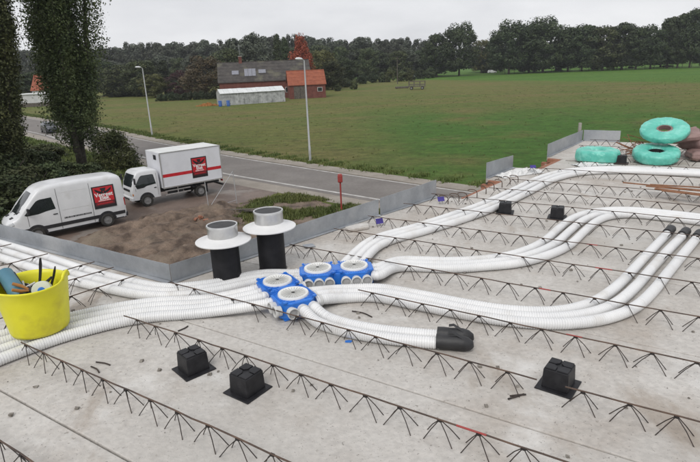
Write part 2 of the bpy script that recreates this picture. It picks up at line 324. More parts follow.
for i in range(len(radii)-2):
    for k in range(48): fs.append((i*48+k, (i+1)*48+k, (i+1)*48+(k+1) % 48, i*48+(k+1) % 48))
fb.add(vsx, fs); tag(fb.build('field', M['field']), kind='structure')

FAR = [(-118, 172), (-61.8, 110), (-37, 82.9), (-24, 67), (-15.1, 56.6), (-8.8, 49.5), (-3.0, 43.6), (0.2, 40.3), (8.15, 32.7), (20, 22.0), (40, 5), (70, -20)]
NEAR = [(-100, 138), (-43.9, 77.8), (-37.8, 70.6), (-27.8, 60.2), (-19.5, 51.1), (-9.4, 40.7), (-6.0, 37.5), (0.1, 31.95), (1.6, 30.6), (12, 20.8), (32, 3), (62, -23)]
def sm(p): 
    q = spline([(a, b, 0) for a, b in p], 2.0); return [x[:2] for x in q]
def offs(p, d):
    o = []
    for i in range(len(p)):
        a = np.array(p[max(i-1, 0)]); b = np.array(p[min(i+1, len(p)-1)]); t = (b-a)/np.linalg.norm(b-a); o.append(np.array(p[i])+d*np.array([-t[1], t[0]]))
    return o
def strip(name, a, b, z, m, parent=None):
    a = resample([(x[0], x[1], 0) for x in a], 2.5); n = len(a)
    bb = np.array([(x[0], x[1], 0) for x in b]); d = np.concatenate([[0], np.cumsum(np.linalg.norm(np.diff(bb, axis=0), axis=1))]); t = np.linspace(0, d[-1], n)
    b = np.stack([np.interp(t, d, bb[:, k]) for k in range(3)], 1)
    q = MB(); q.add([(p[0], p[1], z) for p in a]+[(p[0], p[1], z) for p in b], [(i, i+1, n+i+1, n+i) for i in range(n-1)][::1])
    me = q.build(name, m, parent); return me
fs_ = sm(FAR); ns_ = sm(NEAR)
# the polylines run left to right: +d lies beyond the road (away from the building)
road = strip('road', offs(fs_, -1.5), offs(ns_, -0.55), 0.012, M['asphalt']); tag(road, kind='structure')
tag(strip('cycle_path', fs_, offs(fs_, -1.35), 0.020, M['path']), kind='structure')
tag(strip('verge_path', offs(ns_, -0.55), offs(ns_, -2.0), 0.008, M['path']), kind='structure')
wl = strip('white_line', offs(fs_, -1.62), offs(fs_, -1.80), 0.018, M['line'], road)
wl2 = strip('white_line', offs(ns_, 0.10), offs(ns_, -0.12), 0.018, M['line'], road)
# kerb between road and cycle path
ko = offs(fs_, -1.35); ki = offs(fs_, -1.5); kb = MB(); nk = len(ko)
kb.add([(p[0], p[1], 0.0) for p in ki]+[(p[0], p[1], .07) for p in ki]+[(p[0], p[1], .07) for p in ko]+[(p[0], p[1], 0.0) for p in ko],
       [(j*nk+i, j*nk+i+1, (j+1)*nk+i+1, (j+1)*nk+i) for j in range(3) for i in range(nk-1)])
tag(kb.build('kerb', M['path']), kind='structure')

# yard: wet hardstanding under the vehicles, churned mud in front of it
def blob(pts, name, z, m, jag=.5, seed=1, hump=0.0, step=.35, rim=1.0):
    rr = random.Random(seed); q = resample([(p[0], p[1], 0) for p in pts+[pts[0]]], step*1.2)[:-1]
    poly = [(p[0]+rr.uniform(-jag, jag), p[1]+rr.uniform(-jag, jag)) for p in q]
    if not hump:
        b = MB(); b.poly([(p[0], p[1], z) for p in poly]); o = b.build(name, m); return o
    xs = [p[0] for p in poly]; ys = [p[1] for p in poly]; P = np.array(poly)
    nx = int((max(xs)-min(xs))/step)+2; ny = int((max(ys)-min(ys))/step)+2
    b = MB(); H = {}; from mathutils import noise as mn
    def inside(x, y):
        c = False; j = len(poly)-1
        for i in range(len(poly)):
            if (poly[i][1] > y) != (poly[j][1] > y) and x < (poly[j][0]-poly[i][0])*(y-poly[i][1])/(poly[j][1]-poly[i][1])+poly[i][0]: c = not c
            j = i
        return c
    idx = {}; vs_ = []
    for i in range(nx):
        for j in range(ny):
            x = min(xs)+i*step; y = min(ys)+j*step
            if not inside(x, y): continue
            dd = np.min(np.hypot(P[:, 0]-x, P[:, 1]-y)); e = min(1, dd/rim)
            # wheel ruts along the driving direction plus clods
            s_ = (x*.765+y*.644); tt = (-x*.644+y*.765)
            h = hump*(.45*mn.noise(Vector((x*.35, y*.35, seed)))+.45*mn.noise(Vector((x*1.3, y*1.3, seed)))+.4*mn.noise(Vector((x*3.1, y*3.1, seed)))+.35*math.sin(tt*4.2+1.2*mn.noise(Vector((s_*.3, tt*.2, 3)))))
            idx[i, j] = len(vs_); vs_.append((x, y, z+max(0.0, (h+.5*hump)*e)+.002))
    f_ = [(idx[i, j], idx[i+1, j], idx[i+1, j+1], idx[i, j+1]) for i in range(nx) for j in range(ny) if all(k in idx for k in ((i, j), (i+1, j), (i+1, j+1), (i, j+1)))]
    b.add(vs_, f_); return b.build(name, m, smooth='all')
G = lambda x, y: tuple(un(x, y, 0)[:2])
yp = [G(-60, 262), G(60, 216), G(110, 196), G(135, 186), G(165, 182), G(215, 178), G(236, 178), G(280, 190), G(268, 197), G(232, 205), G(190, 225), G(120, 262), G(20, 300)]
tag(blob(yp, 'hardstanding', .006, M['yard'], .25, 2), kind='structure')
tag(blob([G(205, 232), G(232, 205), G(262, 198.5), G(300, 196), G(340, 206), G(330, 225), G(290, 250), G(240, 262)], 'bare_soil', .009, M['dirt'], .5, 9), kind='structure')
dp = [G(20, 300), G(78, 238), G(128, 222), G(160, 214), G(190, 209), G(214, 206), G(232, 204), G(246, 212), G(252, 232), G(235, 262), G(200, 300), G(120, 330)]
tag(blob(dp, 'churned_mud', .012, M['dirt'], .3, 5, hump=.42, step=.16, rim=.8), kind='structure')

# ------------------------------------------------------------------ the building: walls, floor panels
LEFT = [(-3.57, 2.72), (-2.74, 6.36), (-2.42, 6.40), (-2.34, 7.10), (-2.27, 7.62), (-2.55, 7.66), (-2.43, 8.66), (-2.00, 8.70), (-1.88, 9.70), (-2.17, 9.76), (-1.96, 11.95)]
UR = 4.2; VB = -2.5; VT = 11.95; UL = -8.5; TH = 0.06
def left_u(v):
    for (a, b), (c, d) in zip(LEFT[:-1], LEFT[1:]):
        if b <= v <= d: return a+(c-a)*(v-b)/(d-b)
    return -3.57
J = [VB]+[1.16+1.115*k for k in range(-3, 10)]+[VT]; J = sorted(j for j in J if VB <= j <= VT)
floor_out = [W(UL, VB)[:2], W(UR, VB)[:2], W(UR, VT)[:2]]+[W(a, b)[:2] for a, b in LEFT[::-1]]+[W(UL, 2.72)[:2]]
cxy = np.mean(np.array(floor_out), axis=0)
fl = MB().prism(floor_out, SL-.10, SL-TH-.004).build('concrete_floor', M['joint']); tag(fl, kind='structure')
def panel(pts, dz=0.0):
    b = MB(); b.prism([W(*p)[:2] for p in pts], SL-TH, SL+dz); o = b.build('concrete_panel', M['concrete'], fl, bev=.006); return o
gap = .005
for v0, v1 in zip(J[:-1], J[1:]):
    a, b = v0+gap, v1-gap
    if b-a < .05: continue
    pts = [(left_u(a) if a > 2.72 else -3.545, a)]
    if a < 2.72 < b: pts += [(-3.545, 2.70)]
    pts += [p for p in LEFT if a < p[1] < b]
    pts += [(left_u(b) if b > 2.72 else -3.545, b), (UR, b), (UR, a)]
    q = [pts[0]]
    for p in pts[1:]:
        if abs(p[0]-q[-1][0])+abs(p[1]-q[-1][1]) > 1e-4: q.append(p)
    panel(q, R.uniform(-.002, .002))
for k in range(4):
    u1 = -3.557-1.12*k; u0 = u1-1.108
    panel([(u0, VB), (u1, VB), (u1, 2.715), (u0, 2.715)], R.uniform(-.002, .002))

# outer walls below the floor
fac = empty('brick_facade', (*W(-2.5, 7)[:2], 0)); tag(fac, 'red brick wall showing below the stepped edge of the concrete floor', 'wall')
def facloc(p): return (p[0]-fac.location[0], p[1]-fac.location[1])
ins = []
po = [np.array(p) for p in floor_out]
wi = [facloc(c + (p-c)*(1-.10/np.linalg.norm(p-c))) for p, c in ((p, cxy) for p in po)]
MB().prism(wi, -0.02, SL-.105).build('wall', M['mortar'], fac)
bm_ = MB().box((0, 0, 0), (.205, .095, .058)).mesh('brick', M['brick'])
def bricks(p0, p1, z1, rows, ang):
    d = np.array(p1)-np.array(p0); Lg = np.linalg.norm(d); d /= Lg; n_ = max(1, int(round(Lg/.215)))
    for r_ in range(rows):
        for k in range(n_+1):
            s_ = (k+(.5 if r_ % 2 == 0 else 0))*.215
            if s_ > Lg+.02: continue
            q = np.array(p0)+d*s_; put('brick', bm_, fac, (*facloc(W(q[0], q[1])[:2]), z1-.032-r_*.07), (R.uniform(-.02, .02), R.uniform(-.02, .02), A+ang+R.uniform(-.03, .03)), (1, 1, 1))
bricks((-2.50, 7.655), (-2.30, 7.625), SL-.012, 4, 0.0)
bricks((-2.44, 6.50), (-2.37, 7.10), SL-.02, 2, math.radians(83))
bricks((-2.37, 7.20), (-2.31, 7.55), SL-.02, 2, math.radians(83))
bricks((-2.14, 9.735), (-1.93, 9.68), SL-.012, 5, 0.0)
bricks((-2.05, 8.82), (-1.95, 9.55), SL-.02, 2, math.radians(83))

# galvanised edge sheets standing on the rim of the floor
def upstand(p0, p1, h0, h1, label, n_=14, lip=.03):
    a = np.array(W(*p0)); b = np.array(W(*p1)); d = (b-a)[:2]; Lg = np.linalg.norm(d); d /= Lg; nrm = np.array([-d[1], d[0]])
    e = empty('edge_sheet', tuple(a)); vs_ = []; t_ = .003; rows = []
    for i in range(n_+1):
        s_ = i/n_; h = h0+(h1-h0)*s_+R.uniform(-.002, .002); q = d*Lg*s_+nrm*R.uniform(-.004, .004)
        rows.append([(q[0], q[1], -.05), (q[0], q[1], h), (q[0]+nrm[0]*t_, q[1]+nrm[1]*t_, h), (q[0]+nrm[0]*t_, q[1]+nrm[1]*t_, -.05)])
    vs_ = [p for r_ in rows for p in r_]
    f_ = [(i*4+j, (i+1)*4+j, (i+1)*4+(j+1) % 4, i*4+(j+1) % 4) for i in range(n_) for j in range(4)]+[(0, 1, 2, 3), (n_*4+3, n_*4+2, n_*4+1, n_*4)]
    MB().add(vs_, f_).build('sheet', M['galv'], e)
    foot = MB()
    foot.add([(-nrm[0]*.0+d[0]*Lg*s_-nrm[0]*o_, d[1]*Lg*s_-nrm[1]*o_, z_) for s_ in (0, 1) for o_, z_ in ((.003, .004), (.05, .004), (.05, .007), (.003, .007))],
             [(0, 1, 2, 3), (7, 6, 5, 4), (0, 4, 5, 1), (1, 5, 6, 2), (2, 6, 7, 3), (3, 7, 4, 0)])
    foot.build('foot_flange', M['galv'], e)
    tag(e, label, 'edge sheet', 'galvanised edge sheets round the floor'); return e
upstand((-8.4, 2.735), (-3.60, 2.735), .17, .155, 'long grey galvanised sheet along the floor edge, in front of the white van', 30)
upstand((-3.585, 2.735), (-3.02, 5.28), .155, .19, 'grey galvanised sheet behind the two black roof ducts', 16)
upstand((-3.01, 5.30), (-2.77, 6.36), .195, .225, 'sloping grey galvanised sheet ending beside the red marker post', 8)
upstand((-2.555, 7.68), (-2.44, 8.64), .235, .20, 'short lone grey galvanised sheet above the brick corner', 6)
upstand((-2.175, 9.79), (-1.975, 11.94), .225, .22, 'far grey galvanised sheet running away beside the flat turquoise coil', 10)
upstand((-1.96, 11.945), (-1.28, 11.945), .22, .22, 'far grey galvanised sheet across the end of the floor', 6)
# ------------------------------------------------------------------ distribution boxes
def dbox(loc, ang, label, ports, caps):
    """ports / caps: list of (side, offset); side in 'l','r','f','b' of the local frame, x along the box"""
    e = empty('air_distribution_box', (loc[0], loc[1], SL), ang); tag(e, label, 'distribution box', 'blue air distribution boxes')
    hl, hd, c = .29, .14, .068
    def octo(cx, hx, hy, c): return [(cx-hx+c, -hy), (cx+hx-c, -hy), (cx+hx, -hy+c), (cx+hx, hy-c), (cx+hx-c, hy), (cx-hx+c, hy), (cx-hx, hy-c), (cx-hx, -hy+c)]
    body = MB()
    for cx in (-.147, .147): body.prism(octo(cx, .143, hd, c), .012, .138)
    body.box((0, 0, .075), (.06, .20, .10))
    for sx in (-1, 1):
        for sy in (-1, 1): body.box((sx*.24, sy*.105, .006), (.04, .04, .012))
    body.build('body', M['blue'], e, bev=.006)
    rim = MB()
    for cx in (-.147, .147): rim.prism(octo(cx, .147, hd+.004, c), .126, .1335)
    rim.build('flange_rim', M['blue'], e)
    ribs = MB()
    for cx in (-.147, .147):
        for k in range(-6, 7):
            x = cx+k*.019
            for sy in (-1, 1):
                y0 = math.sqrt(max(.119**2-(x-cx)**2, 0))+.004 if abs(x-cx) < .119 else 0.0
                if y0 < .128: ribs.box((x, sy*(y0+.130)/2, .1405), (.006, .130-y0, .005))
    for sx in (-1, 1):
        for sy in (-1, 1):
            for cx in (-.147, .147): ribs.box((cx+sx*.115, sy*.112, .143), (.022, .022, .010))
    ribs.box((0, 0, .134), (.05, .12, .012))
    ribs.build('top_ribs', M['blue'], e)
    for cx in (-.147, .147):
        ld = MB().lathe([(0, .150), (.088, .150), (.094, .154), (.108, .154), (.112, .146), (.112, .137)], 40, (cx, 0, 0)).build('lid', M['lid'], e, smooth=True)
        sp = MB()
        for k in range(24):
            a = 2*math.pi*k/24; mm = Matrix.Rotation(a, 4, 'Z'); sp.box((cx+math.cos(a)*.056, math.sin(a)*.056, .1525), (.066, .0022, .004), m=mm)
        sp.lathe([(.020, .150), (.020, .155), (.016, .155), (.016, .150)], 16, (cx, 0, 0)); sp.build('lid_spokes', M['lidrib'], ld)
    def mm_(side, o):
        if side == 'r': return Vector((o, hd-.004, .078)), Matrix.Rotation(-math.pi/2, 4, 'X')
        if side == 'l': return Vector((o, -hd+.004, .078)), Matrix.Rotation(math.pi/2, 4, 'X')
        if side == 'f': return Vector((hl-.004, o, .078)), Matrix.Rotation(math.pi/2, 4, 'Y')
        return Vector((-hl+.004, o, .078)), Matrix.Rotation(-math.pi/2, 4, 'Y')
    for s_, o in ports+caps:
        p, m = mm_(s_, o); cp = (s_, o) in caps
        pr_ = [(.036, 0), (.036, .03), (.0415, .032), (.0415, .048), (.036, .050), (.036, .034), (0.0, .034)] if cp else [(.036, 0), (.036, .022), (.0425, .024), (.0425, .042), (.034, .044), (.030, .03)]
        c_ = MB().lathe(pr_, 24, p, m).build('port_collar', M['greyp'], e, smooth=True)
        if cp: MB().lathe([(.0, .035), (.029, .035), (.029, .038), (.024, .039), (.024, .0365), (0, .0365)], 20, p, m).build('blanking_cap', M['portdark'], c_)
    def out_(side, o, d=.04):
        p, m = mm_(side, o); q = p + (m.to_3x3() @ Vector((0, 0, d))); ca, sa = math.cos(ang), math.sin(ang)
        return np.array([loc[0]+q.x*ca-q.y*sa, loc[1]+q.x*sa+q.y*ca, SL+q.z])
    return out_
B1L = (-.497, 3.70); B1A = math.radians(-61); B2L = (-.125, 4.07); B2A = math.radians(5)
SP3 = (-.082, 0, .082)
ob2 = dbox(B2L, B2A, 'blue box with a row of six grey capped ports facing the camera, farther of two',
           [('b', o) for o in SP3]+[('f', o) for o in SP3]+[('r', .147+o) for o in SP3], [('l', s*.147+o) for s in (-1, 1) for o in SP3]+[('r', -.147+o) for o in SP3])
ob1 = dbox(B1L, B1A, 'blue box nearer the camera with two white pipes leaving its front end',
           [('l', -.147+o) for o in SP3]+[('l', .065)]+[('r', .147+o) for o in SP3]+[('f', 0), ('f', .082)],
           [('f', -.082), ('l', .147), ('l', .229)]+[('r', -.147+o) for o in SP3])

# ------------------------------------------------------------------ white corrugated air pipes
PR = .0385; PIPES = []   # centre lines for collision tests
def pipe(pts, label, group, sm=None, name='corrugated_pipe'):
    """sm: (from, to) fractions of the length over which the ribs fade to a pulled-smooth skin"""
    base = resample(spline(pts, .02), .006); PIPES.append(resample(base, .03)); n_ = 14
    d = np.concatenate([[0], np.cumsum(np.linalg.norm(np.diff(base, axis=0), axis=1))]); Lg = d[-1]; T = []; rs = []; s_ = 0.0; i_ = 0
    while s_ < Lg-.03:
        f_ = s_/Lg; dp = .0036
        if sm: dp = .0036-.0026*min(1, max(0, (f_-sm[0])/(sm[1]-sm[0]+1e-6)))
        dp *= R.uniform(.75, 1.15); jt = R.uniform(.95, 1.06)
        for ds, dr in ((0, 0), (.0100, 0), (.0115, dp), (.0140, dp)): T.append(s_+ds*jt); rs.append(PR-dr)
        s_ += .0156*jt
    T.append(Lg); rs.append(PR); c = np.stack([np.interp(T, d, base[:, k]) for k in range(3)], 1)
    o = MB().tube([tuple(p) for p in c], rs, n_).build(name, M['pipe'], smooth=True); tag(o, label, 'pipe', group); return o, base
def lane(px, off, z=.0385, wob=0.0, sp=None):
    C_ = [un(x, y, SL+z) for x, y in px]; o = []
    for i, p in enumerate(C_):
        k = 1.0 if sp is None else float(np.interp(i/(len(C_)-1), [q[0] for q in sp], [q[1] for q in sp]))
        a = C_[max(i-1, 0)]; b = C_[min(i+1, len(C_)-1)]; t = (b-a)[:2]; t /= np.linalg.norm(t); q = p.copy(); q[:2] += off*k*np.array([-t[1], t[0]]) + np.array([R.uniform(-wob, wob), R.uniform(-wob, wob)]); o.append(q)
    return o
def port_start(f, side, o):
    return [f(side, o, .0), f(side, o, .06)]
# offsets: +off lies to the left of the running direction
b1 = [(262, 277.5), (218, 286.5), (182, 291), (158, 291.5), (130, 287.5), (81, 276), (40, 262.5), (0, 250), (-45, 237.5), (-110, 222)]
for k, o in enumerate(SP3):
    pipe(port_start(ob2, 'b', -o)+lane(b1, o, wob=.004, sp=((0, 1), (.4, 1), (.7, 1.4), (1, 1.5))), ['white pipe lying closest to the long galvanised sheet, top of three at left', 'white pipe, middle of three curving along the galvanised sheet at left', 'white pipe farthest from the galvanised sheet, lowest of three at left'][k], 'white air pipes', (.25, .45))
b2 = [(205, 306), (155, 309), (113, 315.5), (65, 327), (25, 339), (-15, 352), (-70, 372), (-130, 398)]
nm = ['top', 'second', 'third', 'lowest']
for k, (po_, off) in enumerate(((-.229, -.135), (-.147, -.045), (-.065, .045), (.065, .135))):
    pipe(port_start(ob1, 'l', po_)+lane(b2, off, wob=.006, sp=((0, .9), (.35, 1.05), (.7, 1.35), (1, 1.5))), 'white pipe under the yellow tub, %s of the four entering the nearer blue box' % nm[k], 'white air pipes')
b3 = [(377, 242), (420, 229), (457, 217.5), (491, 205), (520, 191.5), (545, 179.5), (568, 173), (595, 170.3), (630, 170), (665, 171.3), (700, 173), (760, 177)]
for k, o in enumerate(SP3):
    pipe(port_start(ob2, 'r', .147+o)+lane(b3, -o, wob=.006, sp=((0, 1), (.3, 1.3), (.6, 1.35), (1, 1.2))), 'white pipe, %s of three running from the farther blue box up to the turquoise coils' % ['left', 'middle', 'right'][k], 'white air pipes', (.0, .15))
b4 = [(400, 264), (450, 264.7), (485, 263), (515, 259), (540, 251.5), (557, 242.5), (571, 230), (584, 220), (602, 214), (629, 212.3), (671, 216), (720, 222), (780, 231)]
for k, o in enumerate(SP3):
    pipe(port_start(ob2, 'f', o)+lane(b4, o, wob=.005, sp=((0, 1), (.2, 1.0), (.45, 1.45), (.6, 1.4), (.75, 1.1), (1, 1.1))), 'white pipe, %s of three making an S bend right of the farther blue box' % ['nearest', 'middle', 'farthest'][k], 'white air pipes', (.2, .35))
def sleeve(o, c, n_=8, bend=.09, r=.049):
    """black rubber end: follows the last bit of the pipe, then turns down onto the floor"""
    t = (c[-1]-c[-8]); t /= np.linalg.norm(t); p = c[-1]; P = [p-t*.02]
    for s_ in (.02, .06, .10, .135): P.append(p+t*s_)
    P.append(p+t*.16+np.array([0, 0, -.006])); P.append(p+t*.178+np.array([0, 0, -.016])); P.append(p+t*.188+np.array([0, 0, -.03]))
    P = [np.array([q[0], q[1], max(q[2], SL+.006)+.012]) for q in P]
    b = MB(); b.tube(P, [r, r*1.02, r*.97, r*1.02, r, r*.95, r*.82, r*.5], 14); return b.build('black_end_sleeve', M['rubber'], o, smooth=True)
b5 = [(345, 293.5), (380, 293), (420, 300), (460, 308.3), (500, 314.5), (535, 317.5), (565, 317), (595, 312), (618, 302), (636, 287), (652, 269), (668, 251), (682, 236)]
for k, o in enumerate(SP3):
    pp, c = pipe(port_start(ob1, 'r', .147-o)+lane(b5, o, wob=.004, sp=((0, 1), (.4, 1.0), (.65, 1.35), (1, 1.45))), 'white pipe, %s of three in the wide bend ending in black sleeves at right' % ['outer', 'middle', 'inner'][k], 'white air pipes', (.45, .6))
    sleeve(pp, c, r=.043)
b6 = [(322, 319.5), (340, 326), (365, 331.5), (392, 335.3), (420, 338), (440, 339.5)]
for k, (po_, o) in enumerate(((0, -.047), (.082, .047))):
    pp, c = pipe(port_start(ob1, 'f', po_)+lane(b6, o, wob=.0), 'short white pipe from the nearer blue box to a black sleeve, %s of two' % ['nearer', 'farther'][k], 'white air pipes')
    s_ = sleeve(pp, c, r=.047)
    fl_ = MB(); q = c[-1]; t = (c[-1]-c[-8]); t /= np.linalg.norm(t); nn = np.array([-t[1], t[0], 0])
    pts = [q+t*(.05+.03*j)+nn*(.02-.012*j)+np.array([0, 0, .063+.012*math.sin(j*1.6)]) for j in range(4)]
    fl_.add([tuple(p-nn*.012) for p in pts]+[tuple(p+nn*.014+np.array([0, 0, .006])) for p in pts], [(j, j+1, 5+j, 4+j) for j in range(3)]); fl_.build('tape_flap', M['rubber'], pp)
PP = np.concatenate(PIPES)
PBOX = [(B1L, B1A), (B2L, B2A)]

# ------------------------------------------------------------------ lattice girders cast into the panels
GH = .104
def leg(b, x, y):
    k = R.uniform(-.006, .006)
    b.tube([(0+x*.06, y*.10, GH-.006), (x*.5+k, y*.52, GH*.52), (x+k, y, -.004)], .0025, 5)
def strut_mesh(i):
    b = MB()
    for sx in (-1, 1):
        for sy in (-1, 1): leg(b, sx*(.080+R.uniform(-.014, .010)), sy*(.038+R.uniform(-.008, .008)))
    b.box((0, 0, GH-.006), (.022, .012, .010)); return b.mesh('diagonal_bar', M['strut'], smooth=True)
SM = [strut_mesh(i) for i in range(7)]
def blocked(p, ca, sa):
    """None: free; otherwise a list with how far down (0..1) each of the four legs gets before it meets a pipe or box"""
    near = PP[np.abs(PP[:, 0]-p[0])+np.abs(PP[:, 1]-p[1]) < .3]
    for (bl, ba) in PBOX:
        dx, dy = p[0]-bl[0], p[1]-bl[1]; lx = dx*math.cos(ba)+dy*math.sin(ba); ly = -dx*math.sin(ba)+dy*math.cos(ba)
        if abs(lx) < .37 and abs(ly) < .22: return [0]*4
    if not len(near): return None
    res = []
    for sx in (-1, 1):
        for sy in (-1, 1):
            ok = 1.0
            for t_ in np.linspace(.1, 1, 13):
                q = np.array([p[0]+sx*.078*t_*ca-sy*.042*t_*sa, p[1]+sx*.078*t_*sa+sy*.042*t_*ca, SL+GH*(1-t_)])
                if np.min(np.linalg.norm(near-q, axis=1)) < PR+.006: ok = max(0, t_-.08); break
            res.append(ok)
    return None if min(res) >= 1 else res
def girder(p0, p1, label, phase=0.0, smax=99, ang=None, red=None, rust=False):
    a = np.array(W(*p0)); b_ = np.array(W(*p1)); d = b_-a; Lg = np.linalg.norm(d); an = math.atan2(d[1], d[0]); ca, sa = math.cos(an), math.sin(an)
    e = empty('lattice_girder', tuple(a), an); tag(e, label, 'lattice girder', 'steel lattice girders in the floor')
    n_ = max(3, int(Lg/.12)); pts = [(Lg*i/n_, R.uniform(-.003, .003), GH+R.uniform(-.0018, .0018)) for i in range(n_+1)]
    MB().tube(pts, .0042, 6).build('top_bar', M['rust'], e, smooth=True)
    if red:
        for s0, s1 in red: MB().tube([(s0, 0, GH+.0006), (s1, 0, GH+.0006)], .0050, 6).build('red_mark', M['redpaint'], e)
    s_ = phase
    while s_ < min(Lg, smax):
        p = (a[0]+ca*s_, a[1]+sa*s_)
        bk = blocked(p, ca, sa)
        if s_ > .04 and bk is not None and max(bk) > .3:
            b = MB(); b.box((0, 0, GH-.006), (.022, .012, .010)); k = 0
            for sx in (-1, 1):
                for sy in (-1, 1):
                    t_ = bk[k]; k += 1
                    if t_ > .3: b.tube([(sx*.005, sy*.004, GH-.006), (sx*.078*t_, sy*.042*t_, GH*(1-t_)-(.004 if t_ >= 1 else 0))], .0025, 5)
            b.build('diagonal_bar', M['strut'], e, smooth=True, loc=(s_, 0, 0))
        if s_ > .04 and bk is None: put('diagonal_bar', R.choice(SM), e, (s_+R.uniform(-.008, .008), 0, 0), (R.uniform(-.03, .03), 0, R.choice((0, math.pi))+R.uniform(-.06, .06)))
        s_ += .2
    return e
SMX = 1.1
def gl(u0, v, label, u1=4.0, ph=None, red=None): return girder((u0, v), (u1, v-.002), label, .1 if ph is None else ph, SMX-u0, red=red)
gl(-3.40, .31, 'rusty lattice girder below the bottom left corner, nearest the camera'); 
gl(-3.45, .872, 'rusty lattice girder showing only in the bottom left corner of the floor')
gl(-3.44, 1.43, 'rusty lattice girder starting at the foot of the yellow tub', ph=.06)
gl(-3.18, 1.995, 'rusty lattice girder just behind the two near black boxes', ph=.13, red=[(2.42, 2.56)])
girder((-3.38, 2.555), (-.54, 2.545), 'lattice girder passing the front of the nearer blue box up to the lone black box', .08)
girder((-.40, 2.545), (4.0, 2.545), 'lattice girder leading right from the lone near black box', .09, SMX+.4)
gl(-1.97, 3.11, 'lattice girder crossing the front of the wide pipe bend', ph=.12, red=[(1.46, 1.55)])
gl(-3.10, 3.725, 'lattice girder passing close behind the farther blue box', ph=.05, red=[(2.28, 2.36)])
gl(-3.00, 4.325, 'lattice girder with a loose violet tag farther along it, second behind the blue boxes', ph=.1, red=[(2.46, 2.58)])
gl(-2.93, 4.885, 'lattice girder carrying a violet tag near the sheet end', ph=.06, red=[(2.22, 2.32)])
gl(-2.82, 5.525, 'lattice girder just in front of the two far black boxes', ph=.14)
gl(-2.72, 6.10, 'lattice girder just behind the two far black boxes', ph=.07)
gl(-2.18, 6.69, 'lattice girder in front of the rusty bars', ph=.1)
gl(-2.10, 7.30, 'lattice girder running under the rusty bars', ph=.05)
gl(-2.15, 8.22, 'lattice girder along the near side of the far white pipes', ph=.12)
gl(-1.70, 8.95, 'lattice girder just in front of the turquoise coils', ph=.03)
gl(-1.65, 9.65, 'lattice girder under the turquoise coils', ph=.13)
gl(-1.80, 10.6, 'lattice girder behind the flat turquoise coil', ph=.06)
gl(-1.75, 11.4, 'farthest lattice girder near the end of the floor', ph=.1)
xl = ['first', 'second', 'third', 'fourth', 'fifth', 'sixth']
for k, (u, v1) in enumerate(((-3.76, 2.53), (-4.11, 2.56), (-4.40, 2.57), (-5.03, 2.50), (-5.69, 2.5), (-6.3, 2.5))):
    girder((u, v1), (u-.35, .6), 'cross girder at left running up to the long edge sheet, %s from the roof ducts' % xl[k], .12)

# ------------------------------------------------------------------ roof ducts
def duct(px, py, label, h):
    p = un(px, py, SL+h); e = empty('roof_duct', (p[0], p[1], SL)); e.scale = (1, 1, h/.55); tag(e, label, 'roof duct', 'roof ducts with flanged collars')
    MB().lathe([(.118, 0), (.116, .02), (.115, .405), (.110, .405)], 36).build('duct_pipe', M['duct'], e, smooth=True)
    MB().lathe([(.13, 0.001), (.155, .001), (.15, .012), (.125, .018), (.119, .012)], 36).build('mortar_ring', M['concrete'], e, smooth=True)
    MB().lathe([(.105, .400), (.212, .398), (.224, .400), (.225, .408), (.214, .412), (.170, .420), (.140, .432), (.127, .446)], 48).build('flange', M['flange'], e, smooth=True)
    MB().lathe([(.122, .43), (.122, .532), (.128, .540), (.125, .552), (.114, .552), (.110, .54), (.108, .45)], 36).build('collar', M['alu'], e, smooth=True)
    MB().lathe([(.0, .515), (.1075, .518), (.1075, .548)], 32).build('mouth_shade', M['rubber'], e, smooth=True)  # black disc stands in for the shade inside the open duct top
duct(221.7, 224.5, 'black roof duct with white flange, left and nearer of the two', .50)
duct(268, 210.3, 'black roof duct with white flange, right and farther of the two', .545)

# ------------------------------------------------------------------ black recess boxes
def rbox(px, py, label, rz, s=1.0, tip=False):
    p = un(px, py); e = empty('recess_box', (p[0], p[1], SL+.001), rz); tag(e, label, 'black box', 'black plastic recess boxes')
    e.scale = (s, s, s)
    pl = MB().box((0, 0, .004), (.193, .193, .008)).build('base_plate', M['blackp'], e, bev=.003)
    h0, h1 = .069, .0645
    b = MB(); b.add([(a*h0, c*h0, .0075) for a, c in ((-1, -1), (1, -1), (1, 1), (-1, 1))]+[(a*h1, c*h1, .116) for a, c in ((-1, -1), (1, -1), (1, 1), (-1, 1))],
                    [(3, 2, 1, 0), (4, 5, 6, 7), (0, 1, 5, 4), (1, 2, 6, 5), (2, 3, 7, 6), (3, 0, 4, 7)]); b.build('body', M['blackp'], e, bev=.004)
    for a in (-1, 1):
        for c in (-1, 1):
            MB().prism([(a*.004, c*.022), (a*.022, c*.004), (a*.060, c*.004), (a*.060, c*.060), (a*.004, c*.060)], .116, .124).build('raised_pad', M['blackp'], e, bev=.002)
    return e
rbox(194, 369.5, 'black plastic box on the near floor, left of the near pair', math.radians(42))
rbox(248, 390.5, 'black plastic box on the near floor, right of the near pair', math.radians(54))
rbox(558, 385.5, 'lone black plastic box on the near floor at right, breaking a girder line', math.radians(52))
rbox(505, 212.5, 'black plastic box beside the far white pipes, left of the far pair', math.radians(-20), 1.0)
rbox(557, 217.5, 'black plastic box by the S bend of pipes, right of the far pair', math.radians(-26), 1.0)
e = rbox(621, 163.5, 'small black plastic box beside the flat turquoise coil', math.radians(-30), 1.1)

